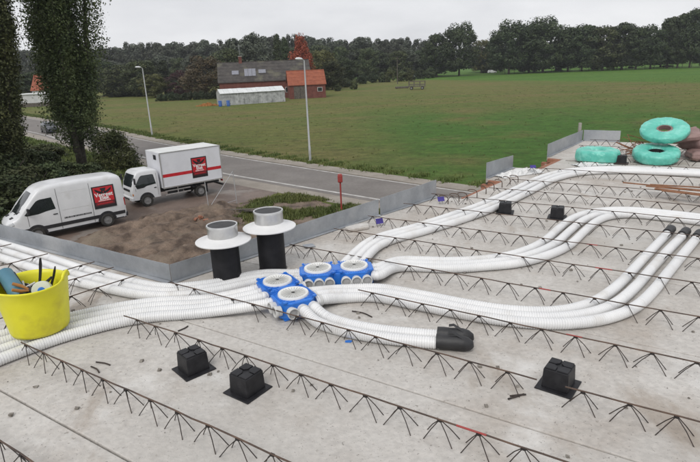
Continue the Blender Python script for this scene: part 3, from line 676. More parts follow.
# ------------------------------------------------------------------ yellow tub with tools
tp = un(38, 337, SL+.085); TX, TY = tp[0]-.055, tp[1]+.14; TZ = SL+.0795
tub = empty('flexible_tub', (TX, TY, TZ)); tub.scale = (.91, .91, .88); tag(tub, 'yellow flexible tub full of tools standing on the white pipes', 'tub')
def tubprof(n_=44):
    b = MB(); prof = [(0, 0), (.17, 0), (.19, .006), (.198, .03), (.212, .15), (.228, .28), (.238, .36), (.246, .372), (.250, .384), (.244, .390), (.236, .384), (.226, .36), (.216, .28), (.200, .15), (.186, .03), (.17, .016), (0, .016)]
    vs_ = []
    for r_, z in prof:
        for j in range(n_):
            a = 2*math.pi*j/n_; k = max(0, z/.38)
            lift = .045*k**6*max(0, math.cos(2*(a-math.radians(8))))**6
            x = r_*(1+.03*k*math.cos(2*(a-.2))); y = r_*(1-.02*k*math.cos(2*(a-.2)))
            vs_.append((x*math.cos(a), y*math.sin(a), z+lift+(.006*math.sin(3*a+1)*k)))
    m_ = len(prof); f_ = [(i*n_+j, i*n_+(j+1) % n_, (i+1)*n_+(j+1) % n_, (i+1)*n_+j) for i in range(m_-1) for j in range(n_)]
    b.add(vs_, f_); return b
tubprof().build('bucket', M['yellow'], tub, smooth='all')
hb = MB()
for s_ in (0, 1):
    a0 = math.radians(8)+math.pi*s_; P = [(math.cos(a0+t_)*.248, math.sin(a0+t_)*.243, .392+h_) for t_, h_ in ((-.26, 0), (-.2, .03), (-.1, .046), (0, .05), (.1, .046), (.2, .03), (.26, 0))]
    hb = MB().tube(P, .011, 8); hb.build('handle', M['yellow'], tub, smooth='all')
def lp(x, y, z): return (TX+x*.91, TY+y*.91, TZ+z*.88)
# cordless drill leaning against the rim
dr = empty('power_drill', lp(-.13, -.01, .37)); dr.scale = (1.3, 1.3, 1.3); dr.rotation_euler = (math.radians(15), math.radians(28), math.radians(-42)); tag(dr, 'blue-grey power drill leaning out of the yellow tub', 'drill')
MB().lathe([(0, -.10), (.030, -.10), (.038, -.09), (.040, .06), (.033, .09), (.026, .10), (.0, .10)], 16, m=Matrix.Rotation(math.pi/2, 4, 'Y')).build('motor_housing', M['tool'], dr, smooth=True)
MB().lathe([(.024, .10), (.026, .11), (.022, .15), (.012, .165), (0, .165)], 14, m=Matrix.Rotation(math.pi/2, 4, 'Y')).build('chuck', M['blackp'], dr, smooth=True)
MB().box((-.045, 0, -.075), (.042, .034, .12), m=Matrix.Rotation(.25, 4, 'Y')).build('handle', M['tool'], dr, bev=.01)
MB().box((-.06, 0, -.15), (.10, .065, .045)).build('battery', M['blackp'], dr, bev=.008)
MB().box((-.02, 0, .0), (.10, .083, .022)).build('grip_band', M['blackp'], dr, bev=.006)
# roll of tape
tr_ = empty('tape_roll', lp(.105, -.055, .335)); tr_.rotation_euler = (math.radians(72), 0, math.radians(18)); tag(tr_, 'pale tape roll with blue core in the yellow tub', 'tape roll')
MB().lathe([(.022, -.025), (.056, -.025), (.060, -.02), (.060, .02), (.056, .025), (.022, .025)], 28, closed=True).build('tape', M['tape'], tr_, smooth=True)
MB().lathe([(0, .0), (.0215, .0), (.0215, .028), (.014, .030), (0, .026)], 20).build('core', M['blue'], tr_, smooth=True)
for k, (x, y, dx, dy, h) in enumerate(((-.01, .0, .06, .05, .40), (.005, -.02, .045, .06, .40), (.02, .06, .075, .07, .30))):
    x += .03; P = spline([lp(x, y, .15), lp(x+dx*.35, y+dy*.3, .15+h*.4), lp(x+dx*.75, y+dy*.8, .15+h*.75), lp(x+dx*1.0, y+dy, .15+h)], .04)
    b = MB().tube(P, [.0085]*(len(P)-1)+[.004], 5); tag(b.build('cable_strip', M['blackp'], smooth=True), ['long black strip sticking out of the yellow tub, left one', 'long black strip sticking out of the yellow tub, right one', 'short black strip at the back of the yellow tub'][k], 'strip', 'black strips in the tub')
pz = empty('pliers', lp(.03, -.08, .35)); pz.rotation_euler = (.3, .5, .6); tag(pz, 'pliers with orange grips lying in the yellow tub', 'pliers')
for s_ in (-1, 1):
    MB().tube([(-.10, s_*.035, 0), (-.05, s_*.03, 0), (-.005, s_*.008, 0)], [.010, .011, .007], 8).build('grip', M['orange'], pz, smooth=True)
    MB().tube([(-.005, s_*.008, 0), (.02, -s_*.010, 0), (.06, -s_*.002, 0)], [.008, .010, .003], 8).build('jaw', M['carblack'], pz, smooth=True)
for k in range(26):
    a = R.uniform(0, 6.28); r_ = R.uniform(.02, .14); x, y = r_*math.cos(a), r_*math.sin(a); an = R.uniform(0, 3.1); z = .27+R.uniform(0, .06)
    P = [lp(x+math.cos(an)*t_*.08, y+math.sin(an)*t_*.08, z+.02*t_) for t_ in (-1, -.4, .3, 1)]
    rr_ = R.uniform(.010, .016); o = MB().tube(P, [rr_, rr_*1.1, rr_*.8, rr_*.5], 8).build('hand_tool', M['blackp'] if k % 3 else M['greyp'], smooth=True)
    tag(o, 'dark hand tool jumbled in the yellow tub' if k % 3 else 'grey hand tool jumbled in the yellow tub', 'hand tool', 'tools jumbled in the tub')

# ------------------------------------------------------------------ coils, sacks, bars and litter at the far end
def coil(px, py, z, ro, ri, h, tilt, az, label, seed):
    p = un(px, py, SL+z); k_ = float((p-CAM)@_f)/FPX; ro, ri, h = ro*k_, ri*k_, h*k_; e = empty('wrapped_coil', tuple(p)); e.rotation_euler = (tilt, 0, az); tag(e, label, 'pipe coil', 'pipe coils in turquoise film')
    b = MB(); n_ = 120; m_ = 36; vs_ = []; rr_ = random.Random(seed); from mathutils import noise as mn2; rc = (ro+ri)/2; hw = (ro-ri)/2; ph = [rr_.uniform(0, 6) for _ in range(8)]
    for i in range(n_):
        a = 2*math.pi*i/n_; wr = 1+.012*math.sin(5*a+ph[0])+.010*math.sin(11*a+ph[1])+.006*math.sin(23*a+ph[2])
        for j in range(m_):
            t = 2*math.pi*j/m_; ct, st = math.cos(t), math.sin(t); q = 3.4
            cx = math.copysign(abs(ct)**(2/q), ct); sz = math.copysign(abs(st)**(2/q), st)
            fold = 1+.022*math.sin(9*a+5*t+ph[3])*abs(st)+.012*math.sin(19*a-3*t+ph[4])
            r_ = rc+hw*cx*wr*fold; zz = h/2*sz*wr*fold; w2 = .006*(mn2.noise(Vector((a*9, t*2.2+seed, seed)))+.8*abs(mn2.noise(Vector((a*17+t*2, t*3.5, seed+5)))))
            r_ += w2*cx; zz += w2*sz; vs_.append((r_*math.cos(a), r_*math.sin(a), zz))
    b.add(vs_, [(i*m_+j, ((i+1) % n_)*m_+j, ((i+1) % n_)*m_+(j+1) % m_, i*m_+(j+1) % m_) for i in range(n_) for j in range(m_)]); b.build('film_wrap', M['teal'], e, smooth='all')
    MB().lathe([(ri*.80, -h*.30), (ri*1.04, -h*.26), (ri*1.04, h*.26), (ri*.80, h*.30)], 32, closed=True).build('pipe_windings', M['rubber'] if seed != 3 else M['pink'], e, smooth=True)
    return e
coil(597.5, 155.2, .105, 20.5, 6, 13, math.radians(1), .3, 'turquoise wrapped coil lying flat, left of the other two', 1)
coil(656, 154.0, .135, 21.2, 7.2, 11, math.radians(11), -.40, 'turquoise wrapped coil at right with another one on top', 2)
coil(664.5, 130.2, .47, 22.0, 7.0, 7.5, math.radians(23), -.55, 'tilted turquoise wrapped coil lying on top of the other', 3)
def sack(px, py, Y, d, rot, label, seed):
    p = at(px, py, Y); rr_ = random.Random(seed); b = MB(); n_, m_ = 28, 16; vs_ = []; ph = [rr_.uniform(0, 6) for _ in range(6)]
    for i in range(m_+1):
        t = math.pi*i/m_-math.pi/2
        for j in range(n_):
            a = 2*math.pi*j/n_; e_ = .35; f = lambda v_, k_: math.copysign(abs(v_)**k_, v_)
            wv = 1+.05*math.sin(4*a+ph[0])+.04*math.sin(7*a+3*t+ph[1])+.03*math.sin(11*t+ph[2])
            vs_.append((d[0]/2*f(math.cos(t), .4)*f(math.cos(a), e_)*wv, d[1]/2*f(math.cos(t), .4)*f(math.sin(a), e_)*wv, d[2]/2*f(math.sin(t), .8)*wv))
    b.add(vs_, [(i*n_+j, i*n_+(j+1) % n_, (i+1)*n_+(j+1) % n_, (i+1)*n_+j) for i in range(m_) for j in range(n_)])
    o = b.build('sack', M['pink'], smooth='all'); o.location = tuple(p); o.rotation_euler = rot; tag(o, label, 'sack', 'brown sacks behind the coils'); return o
s1 = sack(697, 146, 8.9, (.55, .42, .21), (0, .05, -.5), 'lower brown-pink sack beside the stacked turquoise coils', 4)
s1.location.z = SL+.22
s2 = sack(684, 138, 8.75, (.46, .40, .14), (.25, -.12, -.45), 'upper brown-pink sack behind the tilted turquoise coil', 5); s2.location.z = SL+.38
s3_ = sack(709, 152, 8.5, (.60, .45, .16), (0, 0, -.3), 'bottom brown-pink sack cut by the right edge of the picture', 6); s3_.location.z = SL+.085
# long rusty bars
for k, (a, b_, z) in enumerate((((623, 182.5), (760, 196), .113), ((646, 186), (770, 197), .115), ((655, 188.5), (770, 203), .116), ((650, 184.5), (765, 191), .118), ((662, 190.5), (775, 204), .114), ((666, 187), (775, 199), .121))):
    P0 = un(*a, SL+z); P1 = un(*b_, SL+z); d = P1-P0; an = math.atan2(d[1], d[0])
    o = MB().box((np.linalg.norm(d)/2, 0, 0), (np.linalg.norm(d), .028+.012*(k % 3), .012)).build('rusty_bar', M['rustb'], bev=.002); o.location = tuple(P0); o.rotation_euler = (0, 0, an)
    tag(o, 'long flat rusty bar lying across the girders at far right', 'steel bar', 'rusty bars at far right')
# rusty stirrups heaped behind the flat coil
for k in range(14):
    p = un(R.uniform(626, 646), R.uniform(152.5, 158), SL); s_ = .16+R.random()*.08; an = R.uniform(0, 3.1)
    P = [Vector((x*s_, y*s_*.6, 0)) for x, y in ((-1, -1), (1, -1), (1, 1), (-1, 1), (-1, -.8))]
    o = MB().tube(P, .006, 5).build('stirrup', M['rustb']); o.location = (p[0], p[1], SL+.03+.012*k); o.rotation_euler = (R.uniform(-.7, .7), R.uniform(-.5, .5), an)
    tag(o, 'rusty steel stirrup in the heap between the turquoise coils', 'stirrup', 'heap of rusty stirrups')
# bent starter bars at the stepped floor edge
hk = MB().tube([(0, 0, -.01), (0, 0, .06), (.01, 0, .085), (.04, 0, .10), (.09, 0, .102), (.12, 0, .09)], .006, 6).mesh('starter_bar', M['rust'], smooth=True)
for k, (x, y) in enumerate(((444, 202.5), (455, 200), (463, 199), (473, 196), (482, 192.5), (490, 189), (498, 186), (506, 183), (514, 181))):
    p = un(x+4, y+1.5); o = put('starter_bar', hk, None, (p[0], p[1], SL), (0, 0, math.radians(150+R.uniform(-25, 25)))); tag(o, 'bent rusty starter bar at the stepped floor edge', 'starter bar', 'bent starter bars on the floor edge')
# crumpled film along the edge
def crumple(pts, wd, hgt, label, seed):
    rr_ = random.Random(seed); c = resample([un(x, y) for x, y in pts], .035); b = MB(); n_ = 13; vs_ = []
    for i, p in enumerate(c):
        t = c[min(i+1, len(c)-1)]-c[max(i-1, 0)]; t /= np.linalg.norm(t); nn = np.array([-t[1], t[0], 0]); e_ = math.sin(math.pi*min(1, (i+.4)/len(c)))**.5
        for j in range(n_):
            s_ = j/(n_-1)-.5; hh = hgt*e_*max(0, 1-4*s_*s_)*rr_.uniform(.25, 1.25)
            vs_.append(tuple(p+nn*s_*wd*rr_.uniform(.85, 1.15)+t*rr_.uniform(-.015, .015)+np.array([0, 0, .004+hh])))
    b.add(vs_, [(i*n_+j, (i+1)*n_+j, (i+1)*n_+j+1, i*n_+j+1) for i in range(len(c)-1) for j in range(n_-1)])
    o = b.build('crumpled_film', M['film']); tag(o, label, 'plastic film'); return o
crumple([(499, 177.5), (512, 175), (525, 173.5), (539, 171.5)], .22, .085, 'crumpled white plastic film along the stepped floor edge', 3)
crumple([(575, 166), (592, 164.5), (612, 164)], .25, .05, 'flat white film under the flat turquoise coil', 6)
pp_ = un(579, 137.5, SL); e = MB().box((0, 0, .13), (.055, .055, .40)).build('timber_post', M['mortar'], bev=.006); e.location = (pp_[0], pp_[1], SL-.02); tag(e, 'short pale post behind the bend of the far galvanised sheets', 'post')
# violet tags
def tagc(px, py, z, label, rz, lean):
    p = un(px, py, SL+z); e = empty('violet_tag', tuple(p)); e.rotation_euler = (lean, 0, rz); tag(e, label, 'tag', 'violet tags')
    MB().box((0, 0, 0), (.085, .0025, .060)).build('card', M['tagblue'], e)
    MB().lathe([(0, -.0016), (.018, -.0016), (.018, -.0035), (0, -.0035)], 16, m=Matrix.Rotation(-math.pi/2, 4, 'X') @ Matrix.Scale(-1, 4, (0, 0, 1))).build('white_mark', M['logowhite'], e)
tagc(441, 199, .07, 'violet tag with white mark near the end of the sloping sheet', .2, -.6)
tagc(379.5, 221, .06, 'violet tag standing on a corner beside the middle sheet', .4, -.5)
tagc(533, 166.5, .12, 'violet tag lying on the crumpled film', -.1, -1.0)
p = un(309, 247); e = MB().box((0, 0, .003), (.11, .075, .004)).build('grey_card', M['galv'], bev=.001); e.location = (p[0], p[1], SL+.012); e.rotation_euler = (.12, .08, .5); tag(e, 'small grey card lying beside the right roof duct', 'card')
p = un(348.5, 341.7); e = MB().prism([(-.022, -.01), (.015, -.016), (.026, .004), (.006, .014), (-.02, .010)], .001, .005).build('blue_scrap', M['blue']); e.location = (p[0], p[1], SL); tag(e, 'small blue plastic scrap beside the short white pipes', 'scrap')
# broken edge of the floor beside the sheet
p = un(357, 229); b = MB().prism([(-.14, -.07), (.10, -.09), (.16, .02), (.05, .08), (-.12, .05)], .0, .035); o = b.build('mortar_lump', M['concrete'], bev=.01); o.location = (p[0], p[1], SL+.001); o.rotation_euler = (0, 0, .5); tag(o, 'broken mortar lump against the galvanised sheet behind the farther blue box', 'rubble')
# bits of tie wire and rods
for k, (x0, y0, x1, y1, lb) in enumerate(((96, 362, 110, 365, 'short rod end lying right of the yellow tub'), (91, 366.5, 99, 372.5, 'thinner rod end lying right of the yellow tub'), (352, 311, 372, 317, 'bent wire lying between the nearer blue box and the pipe bend'), (508, 399, 524, 394, 'short rod end beside the lone near black box'), (510, 396, 526, 394.5, 'second rod end beside the lone near black box'), (188, 326, 178, 331, 'bit of wire behind the left near black box'))):
    P0, P1 = un(x0, y0, SL+.006), un(x1, y1, SL+.006); mid = (P0+P1)/2+np.array([.01, .015 if k == 2 else .003, .0])
    tag(MB().tube(spline([P0, mid, P1], .02), .0045, 6).build('wire_offcut', M['strut'], smooth=True), lb, 'wire')
# concrete crumbs
rub = MB()
for k in range(700):
    u, v = R.uniform(-5.5, 1.0), R.uniform(.9, 9.5)
    if u < -3.3 and v > 2.5 or v > 2.6 and u < left_u(v)+.15: continue
    s_ = R.choice((.002, .002, .003, .003, .004, .005, .007, .010, .014)); p = W(u+R.gauss(0, .05), v, SL)
    c = [Vector((R.uniform(.5, 1)*s_*a, R.uniform(.5, 1)*s_*b_, R.uniform(.4, .9)*s_*c_)) for c_ in (0, 1) for a, b_ in ((-1, -1), (1, -1), (1, 1), (-1, 1))]
    rub.add([tuple(np.array(p)+np.array(q)+np.array([0, 0, .002])) for q in c], [(3, 2, 1, 0), (4, 5, 6, 7), (0, 1, 5, 4), (1, 2, 6, 5), (2, 3, 7, 6), (3, 0, 4, 7)])
M['crumb'] = mat('crumb', (0.10, 0.085, 0.07), (0.30, 0.28, 0.25), 30, .95, coord='World')
tag(rub.build('concrete_crumbs', M['crumb']), 'concrete crumbs and grit scattered over the floor', 'grit', kind='stuff')
# ------------------------------------------------------------------ vehicles
def text_mesh(txt, size, bold=0.0):
    cu = bpy.data.curves.new('lettering', 'FONT'); cu.body = txt; cu.size = size; cu.align_x = 'CENTER'; cu.align_y = 'CENTER'; cu.offset = bold; cu.extrude = 0.0006; cu.resolution_u = 3
    o = bpy.data.objects.new('lettering', cu); col.objects.link(o); bpy.context.view_layer.update()
    me = bpy.data.meshes.new_from_object(o.evaluated_get(bpy.context.evaluated_depsgraph_get())); bpy.data.objects.remove(o); bpy.data.curves.remove(cu); return me
def wheel(parent, x, y, r, wd, side):
    e = empty('wheel', (x, y, r)); e.parent = parent; mm = Matrix.Rotation(-math.pi/2*side, 4, 'X'); e.empty_display_size = .1
    MB().lathe([(r*.62, -wd/2), (r*.9, -wd/2), (r*.985, -wd*.36), (r, -wd*.2), (r, wd*.2), (r*.985, wd*.36), (r*.9, wd/2), (r*.64, wd/2), (r*.60, wd*.3)], 32, m=mm).build('tyre', M['tyre'], e, smooth=True)
    b = MB().lathe([(r*.615, wd*.40), (r*.58, wd*.44), (r*.52, wd*.30), (r*.34, wd*.22), (r*.30, wd*.36), (r*.16, wd*.42), (0, wd*.42)], 28, m=mm)
    for k in range(8):
        a = 2*math.pi*k/8; b.box(mm @ Vector((math.cos(a)*r*.43, math.sin(a)*r*.43, wd*.26)), (r*.10, r*.10, r*.05), m=mm)
    b.build('rim', M['rim'], e, smooth=True)
def logo(parent, cx, cz, yf, wd, ht, skew=0.0):
    """square sign on the left (+y) flank; letters read from rear-left viewer side"""
    T = lambda x, z, d: (cx-x, yf+d, cz+z)         # x to the right as seen from the left flank is -x of the vehicle
    e = empty('logo_panel', (0, 0, 0)); e.parent = parent
    hw, hh = wd/2, ht/2
    def quad(x0, z0, x1, z1, d, m, n): MB().poly([T(x0, z0, d), T(x1, z0, d), T(x1, z1, d), T(x0, z1, d)][::-1][::-1]).build(n, m, e)
    quad(-hw, -hh, hw, hh, .004, M['logoblack'], 'backing')
    quad(-hw*.88, -hh*.42, hw*.88, hh*.90, .006, M['logored'], 'red_field')
    quad(-hw*.88, -hh*.74, hw*.88, -hh*.44, .006, M['logodark'], 'lower_band')
    wing = MB()
    for s_ in (-1, 1):
        pts = [(.06, .60), (.20, .50), (.34, .56), (.78, .80), (.70, .58), (.56, .46), (.44, .38), (.20, .30), (.0, .22)]
        q = [T(s_*x*hw, z*hh, .0085) for x, z in pts]; wing.poly(q if s_ > 0 else q[::-1])
    wing.poly([T(x*hw, z*hh, .0088) for x, z in ((-.26, .80), (.26, .80), (.22, .62), (.10, .50), (-.10, .50), (-.22, .62))]); wing.build('wing_emblem', M['logoblack'], e)
    for tx, z, s_, bo in (('Verreet', .20, .255, .006), ('Elek', -.08, .25, .007)):
        me = text_mesh(tx, s_*wd, bo*wd); me.materials.append(M['logowhite'])
        o = put('lettering', me, e, T(0, z*hh, .011), (math.pi/2, 0, math.pi))
    d = MB(); rr_ = random.Random(3); x = -.55
    while x < .55:
        w_ = rr_.uniform(.05, .12); d.poly([T(x*hw, -.36*hh, .009), T((x+w_)*hw, -.36*hh, .009), T((x+w_)*hw, -.28*hh, .009), T(x*hw, -.28*hh, .009)]); x += w_+.035
    d.build('small_print', M['logowhite'], e)
    d = MB(); x = -.7
    while x < .7:
        w_ = rr_.uniform(.05, .10); d.poly([T(x*hw, -.64*hh, .009), T((x+w_)*hw, -.64*hh, .009), T((x+w_)*hw, -.52*hh, .009), T(x*hw, -.52*hh, .009)]); x += w_+.04
    d.build('small_print', M['logored'], e); return e
def loft(stations, prof):
    """stations: list of (x, zbot, ztop, halfwidth scale); prof(x)-> list of (y,z) right half from bottom centre to top centre"""
    b = MB(); rows = []
    for st in stations:
        h = prof(st); full = [(st[0], y, z) for y, z in h]+[(st[0], -y, z) for y, z in h[::-1][1:-1]]; rows.append(full)
    n_ = len(rows[0]); vs_ = [p for r_ in rows for p in r_]; f_ = [(i*n_+j, (i+1)*n_+j, (i+1)*n_+(j+1) % n_, i*n_+(j+1) % n_) for i in range(len(rows)-1) for j in range(n_)]
    f_ += [tuple(range(n_)), tuple(range((len(rows)-1)*n_, len(rows)*n_))[::-1]]; b.add(vs_, f_); return b
def interp(tab, x): return float(np.interp(x, [p[0] for p in tab], [p[1] for p in tab]))

def gpatch(pts, hwf, m, n, off, side, par, nx=14, nz_=6):
    xs_ = np.linspace(min(p[0] for p in pts)+1e-4, max(p[0] for p in pts)-1e-4, nx+1); vs_ = []
    for x in xs_:
        zz = []
        for i in range(len(pts)):
            (xa, za), (xb, zb) = pts[i], pts[(i+1) % len(pts)]
            if (xa <= x < xb) or (xb <= x < xa): zz.append(za+(zb-za)*(x-xa)/(xb-xa))
        z0_, z1_ = (min(zz), max(zz)) if zz else (pts[0][1], pts[0][1]+.001)
        for k in range(nz_+1):
            z = z0_+(z1_-z0_)*k/nz_; vs_.append((x, side*(hwf(x, z)+off), z))
    f_ = [(i*(nz_+1)+k, i*(nz_+1)+k+1, (i+1)*(nz_+1)+k+1, (i+1)*(nz_+1)+k) for i in range(nx) for k in range(nz_)]
    if side < 0: f_ = [q[::-1] for q in f_]
    return MB().add(vs_, f_).build(n, m, par)
# --- delivery van: x forward, origin on the ground under the rear axle
VT_ = [(-1.02, 2.42), (-.99, 2.50), (-.90, 2.58), (-.6, 2.635), (.6, 2.67), (1.9, 2.665), (2.45, 2.63), (2.75, 2.56), (2.95, 2.46), (3.15, 2.28), (3.65, 1.72), (3.90, 1.40), (4.05, 1.28), (4.25, 1.20), (4.42, 1.08), (4.50, .92), (4.53, .70)]
VW_ = [(-1.02, .93), (-.9, .965), (0, .98), (3.0, .98), (3.6, .96), (4.0, .90), (4.3, .80), (4.45, .68), (4.53, .55)]
WB = 3.28
def vhw(x, z):
    w0 = interp(VW_, x); zt = interp(VT_, x)
    k = interp([(0.3, .955), (.45, .985), (.7, 1.0), (1.15, 1.0), (1.6, .965), (2.0, .93), (2.35, .895), (2.7, .865)], z)
    return w0*k
def vprof(st):
    x = st[0]; zt = interp(VT_, x); zb = .30 if x < 4.3 else .36; rr_ = min(.22, (zt-zb)*.25); zs = np.linspace(zb, zt-rr_, 7); o = [(0, zb), (vhw(x, zb)-.03, zb)]
    o += [(vhw(x, z), z) for z in zs[0:]+np.array([.03]+[0]*6)]
    yw = vhw(x, zt-rr_)
    for a in (25, 50, 72): o.append((yw-rr_*1.25*(1-math.cos(math.radians(a))), zt-rr_+rr_*math.sin(math.radians(a))*.985))
    o += [(max(yw-rr_*1.6, .05)*.6, zt-.004), (0, zt)]; return o
def make_van(loc, hd):
    e = empty('delivery_van', loc, hd); tag(e, 'white high-roof delivery van with red logo, left of the box truck', 'van')
    xs = sorted(set([p[0] for p in VT_]+[0, .3, 1.2, 1.6, 2.2, 2.6, 2.85, 3.05, 3.3, 3.5, 3.8, 4.15, 4.35, 4.47]))
    loft([(x,) for x in xs], vprof).build('body', M['white'], e, smooth=True)
    def patch(pts, m, n, off=.004, side=1, par=e):
        return gpatch(pts, vhw, m, n, off, side, par)
    def ribbon(x0, x1, z0f, z1f, m, n, off, side, seg=16):
        b = MB(); xs_ = np.linspace(x0, x1, seg+1); vs_ = []
        for x in xs_:
            for z in (z0f(x), z1f(x)): vs_.append((x, side*(vhw(x, z)+off), z))
        b.add(vs_, [(2*i, 2*i+1, 2*i+3, 2*i+2) if side > 0 else (2*i+2, 2*i+3, 2*i+1, 2*i) for i in range(seg)]); return b.build(n, m, e)
    for s_ in (1, -1):
        dw = patch([(2.30, 1.44), (2.31, 1.97), (2.40, 2.03), (2.95, 2.01), (3.10, 1.94), (3.68, 1.36), (3.60, 1.31), (3.1, 1.32), (2.7, 1.40)], M['glass'], 'door_window', .005, s_)
        ribbon(-.95, 4.25, lambda x: .52, lambda x: .70, M['carblack'], 'rub_strip', .010, s_, 24)
        ribbon(-.98, 4.35, lambda x: .30, lambda x: .355, M['carblack'], 'sill', .008, s_, 24)
        for x in (2.16, .62): gpatch([(x-.009, .38), (x+.009, .38), (x+.009, 2.40), (x-.009, 2.40)], vhw, M['carblack'], 'door_seam', .005, s_, e, 1, 12)
        gpatch([(3.55, .80), (3.566, .80), (3.566, 1.30), (3.55, 1.30)], vhw, M['carblack'], 'door_seam', .005, s_, e, 1, 8)
        ribbon(.75, 2.05, lambda q: 1.30, lambda q: 1.318, M['greyp'], 'pressed_line', .004, s_, 6); ribbon(.75, 2.05, lambda q: 2.16, lambda q: 2.175, M['greyp'], 'pressed_line', .004, s_, 6)
        hnd = ribbon(2.26, 2.46, lambda q: 1.16, lambda q: 1.21, M['carblack'], 'door_handle', .014, s_, 2)
        for x, r_ in ((0, .47), (WB, .47)):
            a_ = [(x+r_*math.cos(t_), max(.31, .36+r_*math.sin(t_))) for t_ in np.linspace(math.pi*1.04, -math.pi*.04, 18)]; patch(a_, M['carblack'], 'wheel_arch', .012, s_)
            wheel(e, x, s_*.90, .345, .235, s_)
        MB().box((-.99, s_*.90, 1.15), (.07, .085, .42)).build('tail_light', M['redlens'], e, bev=.015)
        MB().box((4.25, s_*.735, .985), (.30, .16, .20), m=Matrix.Rotation(-s_*.62, 4, 'Z') @ Matrix.Rotation(.45, 4, 'Y')).build('headlight', M['headlens'], e, bev=.05)
        mr = MB().box((3.52, s_*1.12, 1.55), (.10, .18, .30)).build('wing_mirror', M['carblack'], e, bev=.03); MB().box((3.55, s_*1.00, 1.42), (.06, .16, .05)).build('mirror_arm', M['carblack'], mr)
    # windscreen follows the slope of the nose
    ws = MB(); g_ = []
    for x, k in ((3.12, .90), (3.3, .915), (3.5, .93), (3.7, .94), (3.9, .95)):
        zt = interp(VT_, x); 
        for y in np.linspace(-1, 1, 9): g_.append((x+.010, y*(vhw(x, zt-.1)-.14)*1.0, zt-.075*abs(y)**3+.008))
    ws.add(g_, [(i*9+j, (i+1)*9+j, (i+1)*9+j+1, i*9+j+1) for i in range(4) for j in range(8)]); ws.build('windscreen', M['glass'], e, smooth='all')
    MB().tube([(3.97, -.5, 1.36), (3.80, 0.1, 1.555)], .014, 6).build('wiper', M['carblack'], e); MB().tube([(3.97, .2, 1.36), (3.80, .72, 1.53)], .014, 6).build('wiper', M['carblack'], e)
    for y in (-.42, .42): MB().prism([(4.08, y-.14), (4.22, y-.10), (4.22, y+.10), (4.08, y+.14)], [1.262, 1.21, 1.21, 1.262], [1.286, 1.232, 1.232, 1.286]).build('bonnet_vent', M['carblack'], e)
    MB().box((4.44, 0, .52), (.24, 1.5, .34)).build('front_bumper', M['carblack'], e, bev=.08)
    MB().box((4.475, 0, .86), (.12, .72, .20)).build('grille', M['carblack'], e, bev=.03)
    MB().box((-1.03, 0, .47), (.14, 1.86, .26)).build('rear_bumper', M['carblack'], e, bev=.05)
    MB().box((-1.008, 0, 1.2), (.02, 1.4, 1.1)).build('rear_door', M['white'], e, bev=.01)
    lg = empty('x', (0, 0, 0)); bpy.data.objects.remove(lg)
    L_ = logo(e, -.02, 1.60, 0.0, 1.10, 1.16)
    # lean the sign with the flank
    y0, y1 = vhw(0, 1.05), vhw(0, 2.15); L_.matrix_parent_inverse = Matrix(); L_.location = (0, y0+(y0-y1)/1.1*1.05+.012, 0); L_.rotation_euler = (math.atan((y0-y1)/1.1), 0, 0)
    d = MB(); rr_ = random.Random(8); x = 2.0
    while x > .72:
        w_ = rr_.uniform(.03, .075); d.poly([(x, vhw(x, .86)+.006, .86), (x-w_, vhw(x, .86)+.006, .86), (x-w_, vhw(x, .95)+.006, .94), (x, vhw(x, .95)+.006, .94)]); x -= w_+.02
    d.build('small_print', M['carblack'], e)
    return e
hv = math.atan2(-.665, -.747)
vr = un(109.5, 226.6, 0); lft = np.array([-math.sin(hv), math.cos(hv)])
vn = make_van((vr[0]-lft[0]*1.0, vr[1]-lft[1]*1.0, .02), hv)

vn.scale = (1.0, .98, .985)
